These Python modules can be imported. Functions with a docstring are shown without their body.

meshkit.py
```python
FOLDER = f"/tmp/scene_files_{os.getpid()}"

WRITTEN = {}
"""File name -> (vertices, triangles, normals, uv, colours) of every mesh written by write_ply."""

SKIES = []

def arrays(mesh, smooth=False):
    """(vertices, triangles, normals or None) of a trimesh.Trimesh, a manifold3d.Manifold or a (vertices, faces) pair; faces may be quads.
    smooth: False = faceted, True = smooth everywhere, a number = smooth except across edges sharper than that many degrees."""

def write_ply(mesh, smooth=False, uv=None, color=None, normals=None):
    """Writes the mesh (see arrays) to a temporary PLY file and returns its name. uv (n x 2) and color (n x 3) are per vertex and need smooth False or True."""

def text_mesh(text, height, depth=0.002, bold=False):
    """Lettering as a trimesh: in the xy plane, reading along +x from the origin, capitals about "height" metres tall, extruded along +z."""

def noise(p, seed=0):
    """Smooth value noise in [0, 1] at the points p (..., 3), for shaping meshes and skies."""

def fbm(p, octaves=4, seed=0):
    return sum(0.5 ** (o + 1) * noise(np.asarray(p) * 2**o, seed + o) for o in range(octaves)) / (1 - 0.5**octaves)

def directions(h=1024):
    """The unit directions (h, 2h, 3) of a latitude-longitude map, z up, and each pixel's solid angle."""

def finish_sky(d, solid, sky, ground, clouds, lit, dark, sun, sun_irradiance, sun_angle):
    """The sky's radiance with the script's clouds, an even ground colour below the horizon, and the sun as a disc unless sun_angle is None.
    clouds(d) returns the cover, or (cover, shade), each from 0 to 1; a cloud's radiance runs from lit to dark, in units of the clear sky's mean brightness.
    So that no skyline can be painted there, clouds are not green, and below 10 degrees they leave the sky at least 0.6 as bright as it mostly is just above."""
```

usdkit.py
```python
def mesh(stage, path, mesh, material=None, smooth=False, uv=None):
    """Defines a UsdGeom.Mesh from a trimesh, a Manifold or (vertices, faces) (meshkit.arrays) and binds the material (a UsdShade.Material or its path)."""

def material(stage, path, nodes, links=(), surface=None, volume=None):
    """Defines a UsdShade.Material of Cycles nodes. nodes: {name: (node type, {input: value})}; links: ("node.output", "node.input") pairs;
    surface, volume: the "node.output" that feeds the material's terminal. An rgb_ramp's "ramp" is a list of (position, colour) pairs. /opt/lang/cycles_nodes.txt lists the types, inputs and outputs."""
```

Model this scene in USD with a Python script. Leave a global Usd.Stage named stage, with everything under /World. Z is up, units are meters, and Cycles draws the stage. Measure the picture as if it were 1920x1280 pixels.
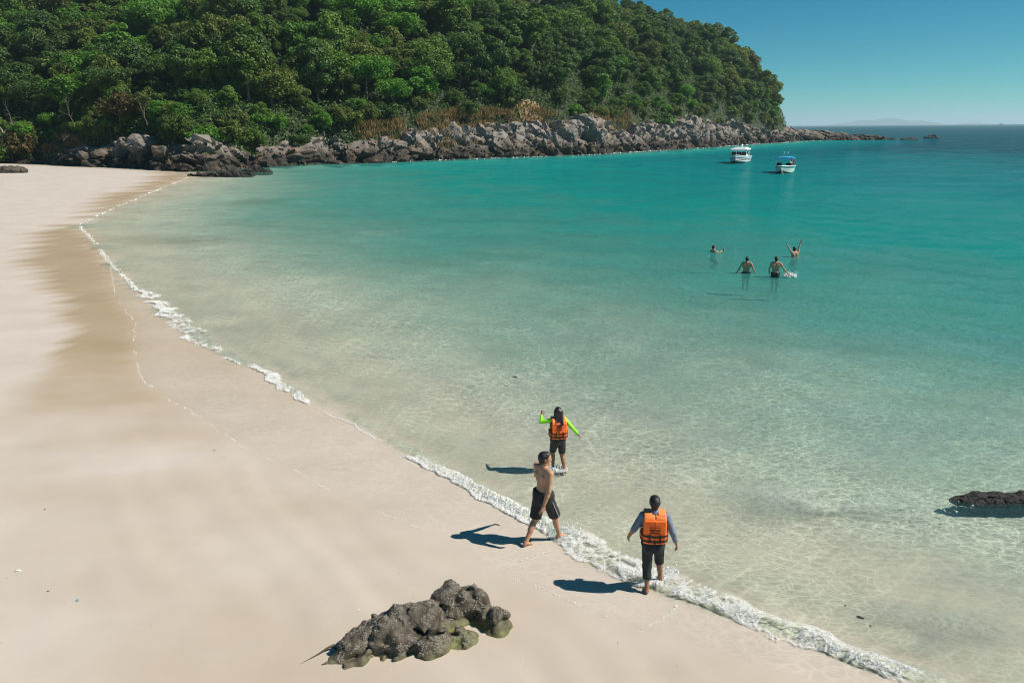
import math, random
import numpy as np, trimesh
import usdkit, meshkit
from pxr import Usd, UsdGeom, UsdLux, UsdShade, Gf, Sdf, Vt
from scipy.spatial import cKDTree
from shapely.geometry import Polygon, LineString, Point
import shapely

stage = Usd.Stage.CreateInMemory()
UsdGeom.SetStageUpAxis(stage, UsdGeom.Tokens.z)
UsdGeom.SetStageMetersPerUnit(stage, 1.0)
W = UsdGeom.Xform.Define(stage, '/World')
stage.SetDefaultPrim(W.GetPrim())
UsdGeom.Scope.Define(stage, '/World/Looks')

# ------------------------------------------------------------------ camera
F = 1440.0                                   # focal length in pixels of the 1920 px wide photograph
CAM_H = 7.0
PITCH = math.atan(400.2 / F); ROLL = math.radians(0.47)
fw = np.array([0, math.cos(PITCH), -math.sin(PITCH)]); rt0 = np.array([1.0, 0, 0]); up0 = np.cross(rt0, fw)
RT = math.cos(ROLL) * rt0 - math.sin(ROLL) * up0
UP = math.cos(ROLL) * up0 + math.sin(ROLL) * rt0
EYE = np.array([0, 0, CAM_H])
cam = UsdGeom.Camera.Define(stage, '/World/camera')
m = Gf.Matrix4d(*RT, 0, *UP, 0, *(-fw), 0, *EYE, 1)
cam.AddTransformOp().Set(m)
cam.CreateHorizontalApertureAttr(36.0); cam.CreateVerticalApertureAttr(36.0 * 682 / 1024)
cam.CreateFocalLengthAttr(36.0 * F / 1920)
cam.CreateClippingRangeAttr(Gf.Vec2f(0.1, 200000))
EXPOSURE = 0.6
cam.CreateExposureAttr(EXPOSURE)

# ------------------------------------------------------------------ sky and sun
SUN_EL = math.radians(46); SUN_DIR = np.array([math.cos(SUN_EL), -0.05, math.sin(SUN_EL)]); SUN_DIR /= np.linalg.norm(SUN_DIR)
SKY_ROT = math.atan2(SUN_DIR[0], SUN_DIR[1])
sky_mat = usdkit.material(stage, '/World/Looks/sky_look', {
    'sky': ('sky_texture', {'sky_type': 'single_scattering', 'sun_disc': False, 'sun_elevation': SUN_EL, 'sun_rotation': SKY_ROT,
                            'altitude': 0.0, 'air_density': 0.6, 'aerosol_density': 0.3, 'ozone_density': 6.0}),
    'flat': ('gamma', {'gamma': 0.8}), 'sat': ('hsv', {'saturation': 1.6}), 'grade': ('mix', {'mix_type': 'multiply', 'fac': 1.0, 'color2': (0.34, 1.09, 0.75)}),
    'bg': ('background_shader', {'strength': 0.09})}, [('sky.color', 'flat.color'), ('flat.color', 'sat.color'), ('sat.color', 'grade.color1'), ('grade.color', 'bg.color')], surface='bg.background')
sky = UsdLux.DomeLight.Define(stage, '/World/sky')
UsdShade.MaterialBindingAPI.Apply(sky.GetPrim()).Bind(sky_mat)
sky.GetPrim().SetCustomDataByKey('kind', 'structure')
sun = UsdLux.DistantLight.Define(stage, '/World/sun')
sun.CreateIntensityAttr(1.2); sun.CreateAngleAttr(0.5); sun.CreateColorAttr(Gf.Vec3f(1.0, 0.94, 0.85))
sun.GetPrim().CreateAttribute('inputs:normalize', Sdf.ValueTypeNames.Bool).Set(True)
z_ = SUN_DIR; x_ = np.cross([0, 0, 1.0], z_); x_ /= np.linalg.norm(x_); y_ = np.cross(z_, x_)
sun.AddTransformOp().Set(Gf.Matrix4d(*x_, 0, *y_, 0, *z_, 0, 0, 0, 0, 1))

# ------------------------------------------------------------------ helpers
used = {}
def numbered(path):
    n = used.get(path, -1) + 1
    used[path] = n
    return path if n == 0 else f'{path}_{n:03d}'

registry = []
def register(prim, one, many, u):
    registry.append((prim, one, many, u))
ORD = ['leftmost', 'second from left', 'third from left', 'fourth from left', 'fifth from left', 'sixth from left', 'seventh from left', 'eighth from left', 'ninth from left']
def name_repeats():
    # things alike in look and place are told apart by their order from the left
    by = {}
    for e in registry: by.setdefault(e[1], []).append(e)
    for one, es in by.items():
        es.sort(key=lambda e: e[3])
        for k, e in enumerate(es):
            if 1 < len(es) <= 9:
                e[0].SetCustomDataByKey('label', ('rightmost' if k == len(es) - 1 else ORD[k]) + ' of ' + e[2])
            else: e[0].SetCustomDataByKey('label', one)

def data(prim, label=None, cat=None, group=None, kind=None):
    for k, v in (('label', label), ('category', cat), ('group', group), ('kind', kind)):
        if v: prim.SetCustomDataByKey(k, v)
    return prim

def thing(name, label, cat, loc=(0, 0, 0), rz=0.0, group=None):
    x = UsdGeom.Xform.Define(stage, numbered('/World/' + name))
    x.AddTranslateOp().Set(Gf.Vec3d(*map(float, loc))); x.AddRotateZOp().Set(math.degrees(rz))
    data(x.GetPrim(), label, cat, group)
    return str(x.GetPath())

def obj(name, mesh, mat, parent='/World', smooth=False, **kw):
    p = numbered(parent + '/' + name)
    me = usdkit.mesh(stage, p, mesh, '/World/Looks/' + mat, smooth=smooth)
    data(me.GetPrim(), **kw)
    return p

def primvar(path, name, values, typ='float', interp='vertex'):
    api = UsdGeom.PrimvarsAPI(stage.GetPrimAtPath(path))
    t = Sdf.ValueTypeNames.FloatArray if typ == 'float' else Sdf.ValueTypeNames.Color3fArray
    v = Vt.FloatArray.FromNumpy(np.asarray(values, np.float32)) if typ == 'float' else Vt.Vec3fArray.FromNumpy(np.asarray(values, np.float32))
    api.CreatePrimvar(name, t, interp).Set(v)

def ground_at(u, v, z=0.0):
    """Where the sight line through pixel (u, v) of the 1920 px photograph meets the level z."""
    u = np.asarray(u, float); v = np.asarray(v, float)
    d = fw + ((u - 960) / F)[..., None] * RT - ((v - 640) / F)[..., None] * UP
    return EYE + d * ((z - CAM_H) / d[..., 2])[..., None]
def gp(pts, z=0.0):
    a = np.array(pts, float); return ground_at(a[:, 0], a[:, 1], z)[:, :2]

def fbm(p, octaves=4, seed=0):
    p = np.asarray(p, float)
    if p.shape[-1] == 2: p = np.concatenate([p, np.zeros(p.shape[:-1] + (1,))], -1)
    return meshkit.fbm(p, octaves, seed)

def cat(*ms):
    return trimesh.util.concatenate([trimesh.Trimesh(*meshkit.arrays(x)[:2], process=False) for x in ms])

def box(sx, sy, sz, loc=(0, 0, 0)):
    b = trimesh.creation.box((sx, sy, sz)); b.apply_translation(loc); return b

def tube(pts, radii, sides=8):
    p = np.asarray(pts, float); radii = np.broadcast_to(radii, (len(p),))
    t = np.gradient(p, axis=0); t /= np.linalg.norm(t, axis=1, keepdims=True) + 1e-12
    a = np.cross(t, np.where(np.abs(t[:, 2:]) < 0.9, [0, 0, 1.0], [1.0, 0, 0])); a /= np.linalg.norm(a, axis=1, keepdims=True) + 1e-12
    b = np.cross(t, a); ang = np.arange(sides) * 2 * np.pi / sides
    v = p[:, None] + radii[:, None, None] * (np.cos(ang)[None, :, None] * a[:, None] + np.sin(ang)[None, :, None] * b[:, None])
    i, j = np.meshgrid(np.arange(len(p) - 1), np.arange(sides), indexing='ij')
    q = np.stack([i * sides + j, i * sides + (j + 1) % sides, (i + 1) * sides + (j + 1) % sides, (i + 1) * sides + j], -1).reshape(-1, 4)
    n = len(p) * sides
    v = np.vstack([v.reshape(-1, 3), p[:1], p[-1:]])
    k = np.arange(sides); c0 = np.stack([np.full(sides, n), (k + 1) % sides, k], 1)
    base = (len(p) - 1) * sides; c1 = np.stack([np.full(sides, n + 1), base + k, base + (k + 1) % sides], 1)
    return trimesh.Trimesh(v, np.vstack([q[:, [0, 1, 2]], q[:, [0, 2, 3]], c0, c1]), process=False)

def surface_nets(f, o, h):
    """Mesh of the zero level of the grid f (negative inside), origin o, spacing h."""
    s = f < 0
    c = [s[i:s.shape[0] - 1 + i, j:s.shape[1] - 1 + j, k:s.shape[2] - 1 + k] for i in (0, 1) for j in (0, 1) for k in (0, 1)]
    tot = sum(x.astype(np.int8) for x in c)
    act = np.argwhere((tot > 0) & (tot < 8))
    idx = np.full(tot.shape, -1, np.int64); idx[tuple(act.T)] = np.arange(len(act))
    corners = np.array([(i, j, k) for i in (0, 1) for j in (0, 1) for k in (0, 1)])
    val = np.stack([f[tuple((act + cc).T)] for cc in corners], 1)
    acc = np.zeros((len(act), 3)); cnt = np.zeros(len(act))
    for a in range(8):
        for b in range(a + 1, 8):
            if np.abs(corners[a] - corners[b]).sum() != 1: continue
            x, y = val[:, a], val[:, b]; hit = (x < 0) != (y < 0)
            t = np.where(hit, x / np.where(hit, x - y, 1), 0)
            acc += np.where(hit[:, None], corners[a] + t[:, None] * (corners[b] - corners[a]), 0); cnt += hit
    v = (act + acc / cnt[:, None]) * h + o
    quads = []
    for ax in range(3):
        lo = [slice(None)] * 3; hi = [slice(None)] * 3; lo[ax] = slice(0, -1); hi[ax] = slice(1, None)
        a, b = s[tuple(lo)], s[tuple(hi)]
        e = np.argwhere(a != b)
        u, w = (ax + 1) % 3, (ax + 2) % 3
        e = e[(e[:, u] > 0) & (e[:, w] > 0) & (e[:, u] < s.shape[u] - 1) & (e[:, w] < s.shape[w] - 1)]
        inside = a[tuple(e.T)]
        q = []
        for du, dw in ((-1, -1), (0, -1), (0, 0), (-1, 0)):
            k = e.copy(); k[:, u] += du; k[:, w] += dw; q.append(idx[tuple(k.T)])
        q = np.stack(q, 1); q[~inside] = q[~inside][:, ::-1]
        quads.append(q)
    q = np.vstack(quads)
    return trimesh.Trimesh(v, np.vstack([q[:, [0, 1, 2]], q[:, [0, 2, 3]]]), process=False)

M = lambda name, nodes, links, surface='p.BSDF', **k: usdkit.material(stage, '/World/Looks/' + name, nodes, links, surface=surface, **k)
def plain(name, col, rough=0.6, noise=0.12, scale=6.0, spec=0.5, metal=0.0, bump=0.0):
    """A material of one colour with a little unevenness."""
    c = np.array(col)
    nodes = {'tc': ('texture_coordinate', {}), 'n': ('noise_texture', {'scale': scale, 'detail': 5.0}),
             'r': ('rgb_ramp', {'ramp': [(0.3, c * (1 - noise)), (0.7, np.minimum(c * (1 + noise), 1))]}),
             'p': ('principled_bsdf', {'roughness': rough, 'specular_ior_level': spec, 'metallic': metal})}
    links = [('tc.object', 'n.vector'), ('n.fac', 'r.fac'), ('r.color', 'p.base_color')]
    if bump:
        nodes['b'] = ('bump', {'strength': bump, 'distance': 0.02}); links += [('n.fac', 'b.height'), ('b.normal', 'p.normal')]
    return M(name, nodes, links)

# ------------------------------------------------------------------ the lines of the shore, traced on the ground
FRONT = np.vstack([[(60, -40), (30, -10), (9, 5.6)], gp([(1690, 1277), (1600, 1245), (1440, 1180), (1350, 1150), (1230, 1112), (1120, 1068), (1030, 1012), (1000, 985), (900, 930), (790, 873), (760, 852),
        (700, 815), (640, 780), (575, 752), (520, 722), (470, 690), (415, 665), (330, 615), (255, 542), (205, 490), (175, 450), (150, 425), (185, 403), (230, 385), (300, 355), (360, 333)]), [(-54, 132), (-62, 141)]])
SWASH = np.vstack([[(40, -45), (20, -12), (7, 3.0)], gp([(1500, 1275), (1300, 1215), (1200, 1190), (1100, 1152), (1010, 1110), (930, 1080), (840, 1020), (720, 975), (640, 940), (540, 885), (415, 820), (360, 778), (310, 755), (265, 720), (255, 680), (250, 640), (255, 610), (215, 560),
        (208, 515), (204, 490), (174, 450), (148, 425), (183, 402), (229, 384), (298, 354), (357, 332)]), [(-54.6, 132), (-63, 141)]])
DRY = np.vstack([[(-11, -30), (-12, -5)], gp([(-420, 1150), (-260, 930), (-60, 800), (70, 715), (100, 665), (117, 610), (108, 540), (85, 520), (45, 492), (62, 458), (160, 400), (200, 370), (290, 338)]), [(-57, 128), (-66, 141)]])
COAST = np.vstack([[(-400, 205), (-180, 178)], gp([(60, 297), (130, 300), (250, 303), (360, 308)], 1.2), gp([(470, 315), (530, 311), (620, 307), (700, 305), (800, 301), (900, 297), (1000, 293.5), (1100, 290), (1200, 284),
        (1300, 278), (1400, 271), (1480, 266), (1540, 262.5)])])
SPIT = gp([(1540, 262.5), (1600, 262), (1664, 262)])
def smooth_line(p, n):
    d = np.r_[0, np.cumsum(np.linalg.norm(np.diff(p, axis=0), axis=1))]
    from scipy.interpolate import PchipInterpolator
    s = np.linspace(0, d[-1], n); return np.c_[PchipInterpolator(d, p[:, 0])(s), PchipInterpolator(d, p[:, 1])(s)], s
LAND = Polygon(np.vstack([COAST[:-1], [(135, 372), (139, 396), (123, 450), (82, 560), (0, 700), (-400, 700)]])).buffer(0)
BEACH = Polygon(np.vstack([FRONT, [(-62, 141), (-400, 400), (-400, -200), (60, -200)]])).buffer(0)
SWASHED = Polygon(np.vstack([SWASH, [(-62, 141), (-400, 400), (-400, -200), (40, -200)]])).buffer(0)
DRYLAND = Polygon(np.vstack([DRY, [(-66, 141), (-400, 400), (-400, -200), (-11, -200)]])).buffer(0)
for g_ in (LAND, BEACH, SWASHED, DRYLAND): shapely.prepare(g_)
def signed(poly, xy):
    """Distance to the outline of poly, positive outside."""
    pts = shapely.points(xy.reshape(-1, 2)); ring = poly.exterior
    d = shapely.distance(pts, ring); d[shapely.contains(poly, pts)] *= -1
    return d.reshape(xy.shape[:-1])

def sand_height(xy, d_front, d_land):
    d = d_front
    n = fbm(xy * 0.22, 3, 5) - 0.5
    inland = np.maximum(-d, 0); sea = np.maximum(d, 0)
    up_ = 0.045 * inland - 0.00045 * np.minimum(inland, 40) ** 2 * 0.6 + 0.05 * (1 - np.exp(-inland / 0.5)) * 0.3
    up_ = np.minimum(up_, 1.5 + 0.004 * inland)
    depth = 0.02 * (1 - np.exp(-sea / 0.15)) + 0.041 * sea * (1 + 0.25 * np.tanh(n * 3) * np.clip(sea / 6, 0, 1))
    depth = np.where(depth > 2.2, 2.2 + (depth - 2.2) * 0.9, depth)
    depth = np.minimum(depth, 0.35 + 0.16 * np.maximum(d_land, 0) ** 0.95)
    depth = np.minimum(depth, 14)
    return np.where(d > 0, -depth, up_)

def axis(fine0, fine1, step, lo, hi, growth):
    a = list(np.arange(fine0, fine1 + step / 2, step)); s = step
    while a[-1] < hi: s *= growth; a.append(a[-1] + s)
    s = step
    while a[0] > lo: s *= growth; a.insert(0, a[0] - s)
    return np.array(a)
xs = axis(-7, 8.5, 0.11, -24000, 30000, 1.052)
ys = axis(7.6, 19, 0.11, -2000, 34000, 1.045)
XY = np.stack(np.meshgrid(xs, ys, indexing='ij'), -1)
d_front = signed(BEACH, XY); d_land = signed(LAND, XY); d_swash = signed(SWASHED, XY); d_dry = signed(DRYLAND, XY)
SZ = sand_height(XY, d_front, d_land)
# low ridges left by the backwash on the bare sand
u_ = XY @ np.array([0.80, 0.6]); w_ = XY @ np.array([-0.6, 0.80])
warp = fbm(XY * 0.5, 3, 11) * 3
ridge = (np.sin(u_ * 8.5 + warp * 2.6) * 0.010 + np.sin(u_ * 3.1 + warp * 1.5) * 0.012) * np.clip((fbm(XY * 0.35, 2, 21) - 0.42) * 5, 0, 1)
near_ = np.clip(1 - np.hypot(XY[..., 0], XY[..., 1]) / 40, 0, 1)
SZ_flat = SZ.copy()
SZ = SZ + ridge * near_ * np.clip(d_swash * -1 / 0.8, 0, 1) + (fbm(XY * 2.2, 3, 31) - 0.5) * 0.012 * near_
def grid_faces(nx, ny, keep=None):
    i, j = np.meshgrid(np.arange(nx - 1), np.arange(ny - 1), indexing='ij')
    a = i * ny + j
    q = np.stack([a, a + ny, a + ny + 1, a + 1], -1)
    if keep is not None: q = q[keep]
    return q.reshape(-1, 4)
def compact(v, q):
    u, inv = np.unique(q, return_inverse=True); return v[u], inv.reshape(q.shape), u
nx, ny = len(xs), len(ys)

# --- sand
M('sand_look', {
    'pos': ('geometry', {}), 'wet': ('attribute', {'attribute': 'wet'}), 'weed': ('attribute', {'attribute': 'weed'}),
    'grain': ('noise_texture', {'scale': 90.0, 'detail': 4.0, 'roughness': 0.7}), 'blotch': ('noise_texture', {'scale': 0.55, 'detail': 5.0, 'roughness': 0.55}),
    'tone': ('noise_texture', {'scale': 0.23, 'detail': 3.0}),
    'dry': ('rgb_ramp', {'ramp': [(0.3, (0.395, 0.343, 0.296)), (0.7, (0.445, 0.391, 0.344))]}),
    'damp': ('rgb_ramp', {'ramp': [(0.3, (0.31, 0.23, 0.138)), (0.7, (0.355, 0.27, 0.17))]}),
    'mixw': ('mix', {}), 'weedmix': ('mix', {'color2': (0.10, 0.085, 0.03)}),
    'gr': ('map_range', {'from_min': 0.0, 'from_max': 1.0, 'to_min': 0.9, 'to_max': 1.1}), 'gm': ('mix', {'mix_type': 'multiply', 'fac': 1.0}),
    'ro': ('map_range', {'from_min': 0.0, 'from_max': 1.0, 'to_min': 0.92, 'to_max': 0.42, 'clamp': True}),
    'b': ('bump', {'strength': 0.25, 'distance': 0.006}), 'p': ('principled_bsdf', {'specular_ior_level': 0.4})},
  [('pos.position', 'grain.vector'), ('pos.position', 'blotch.vector'), ('pos.position', 'tone.vector'), ('blotch.fac', 'dry.fac'), ('tone.fac', 'damp.fac'),
   ('wet.fac', 'mixw.fac'), ('dry.color', 'mixw.color1'), ('damp.color', 'mixw.color2'), ('mixw.color', 'weedmix.color1'), ('weed.fac', 'weedmix.fac'),
   ('grain.fac', 'gr.value'), ('weedmix.color', 'gm.color1'), ('gr.result', 'gm.color2'), ('gm.color', 'p.base_color'),
   ('wet.fac', 'ro.value'), ('ro.result', 'p.roughness'), ('grain.fac', 'b.height'), ('b.normal', 'p.normal')])
jag = (fbm(np.c_[XY[..., 0].ravel() * 0.35, XY[..., 1].ravel() * 0.35], 4, 77).reshape(nx, ny) - 0.5)
edge_soft = np.interp(XY[..., 1], [0, 9, 16, 24, 40, 90], [6, 5, 2.2, 0.3, 0.35, 0.9])
wet = np.clip((d_dry + jag * 3.0 * np.clip(XY[..., 1] / 40, 0.3, 1.6)) / edge_soft, 0, 1)
low = np.interp(XY[..., 1], [9, 16, 19, 23, 30], [0.10, 0.16, 0.58, 0.88, 1.0])
patch = fbm(XY * np.array([0.25, 0.6]), 4, 91)
wet = wet * np.clip(low + (patch - 0.5) * 0.8 * (XY[..., 1] < 26), 0, 1)
wet = np.maximum(wet, np.clip(1.0 + d_swash / 0.5, 0, 1) * 0.25 * (XY[..., 1] < 200))
wet = wet * np.interp(d_swash, [-0.3, 0.3], [1, 0.5])
def blob(c, r, rot=0.0):
    q = XY - np.array(c); ca, sa = math.cos(rot), math.sin(rot)
    a = (q[..., 0] * ca + q[..., 1] * sa) / r[0]; b = (-q[..., 0] * sa + q[..., 1] * ca) / r[1]
    return np.clip(1.3 - np.sqrt(a * a + b * b) + (fbm(XY * 0.4, 3, 3) - 0.5) * 0.9, 0, 1)
wet = np.where(d_front > 0, 0.22, wet)
weed = 0.42 * blob(ground_at(310, 445)[:2], (4.5, 3.2)) + 0.12 * blob(ground_at(640, 600)[:2], (4.5, 1.6), 0.1) + 0.4 * blob(ground_at(485, 370)[:2], (3.5, 6))
v = np.c_[XY.reshape(-1, 2), SZ.reshape(-1)]
sand = obj('sand', (v, grid_faces(nx, ny)), 'sand_look', smooth=True, kind='structure')
primvar(sand, 'wet', wet.ravel()); primvar(sand, 'weed', np.clip(weed, 0, 1).ravel())

# --- sea: a sheet to the horizon, a thin film over the sand up to the edge of the swash
behind = np.maximum(d_front, -1.0)
fr = d_front + (fbm(XY * 1.3, 3, 41) - 0.5) * 0.35
crest = 0.105 * np.exp(-((fr - 0.20) / 0.15) ** 2) * np.clip(fbm(XY * 0.45, 2, 47) * 2.2 - 0.25, 0.2, 1) + 0.03 * np.exp(-((fr - 1.1) / 0.5) ** 2)
crest *= np.interp(XY[..., 1], [0, 60, 100], [1, 1, 0.3])
swell = 0.018 * np.sin(d_front * 1.9 + fbm(XY * 0.3, 3, 7) * 9) * np.clip(d_front / 2, 0, 1) * np.clip(1 - d_front / 120, 0, 1)
ripple = (fbm(np.stack([u_ * 1.6, w_ * 3.2], -1), 4, 57) - 0.5) * 0.035 * np.clip(d_front / 3, 0.12, 1) * np.clip(1 - d_front / 60, 0, 1)
film = SZ + np.where(d_swash > 0, np.clip(d_swash * 0.02, 0, 0.006), np.clip(d_swash * 0.06, -0.08, 0))
t_ = np.clip((fr + 0.03) / 0.16, 0, 1); t_ = t_ * t_ * (3 - 2 * t_)
WZ = film * (1 - t_) + np.maximum(crest + swell + ripple, np.where(d_front < 1.5, film, -9)) * t_
keep_v = (d_swash > -0.6) & (d_land > -6)
kv = keep_v; keep_q = kv[:-1, :-1] | kv[1:, :-1] | kv[1:, 1:] | kv[:-1, 1:]
vv, qq, uu = compact(np.c_[XY.reshape(-1, 2), WZ.reshape(-1)], grid_faces(nx, ny, keep_q))
depth = np.clip(WZ - SZ + 1.4 * crest * (d_front > -0.3), 0, 20).ravel()[uu]
WAVE_DIR = 0.55
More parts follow.
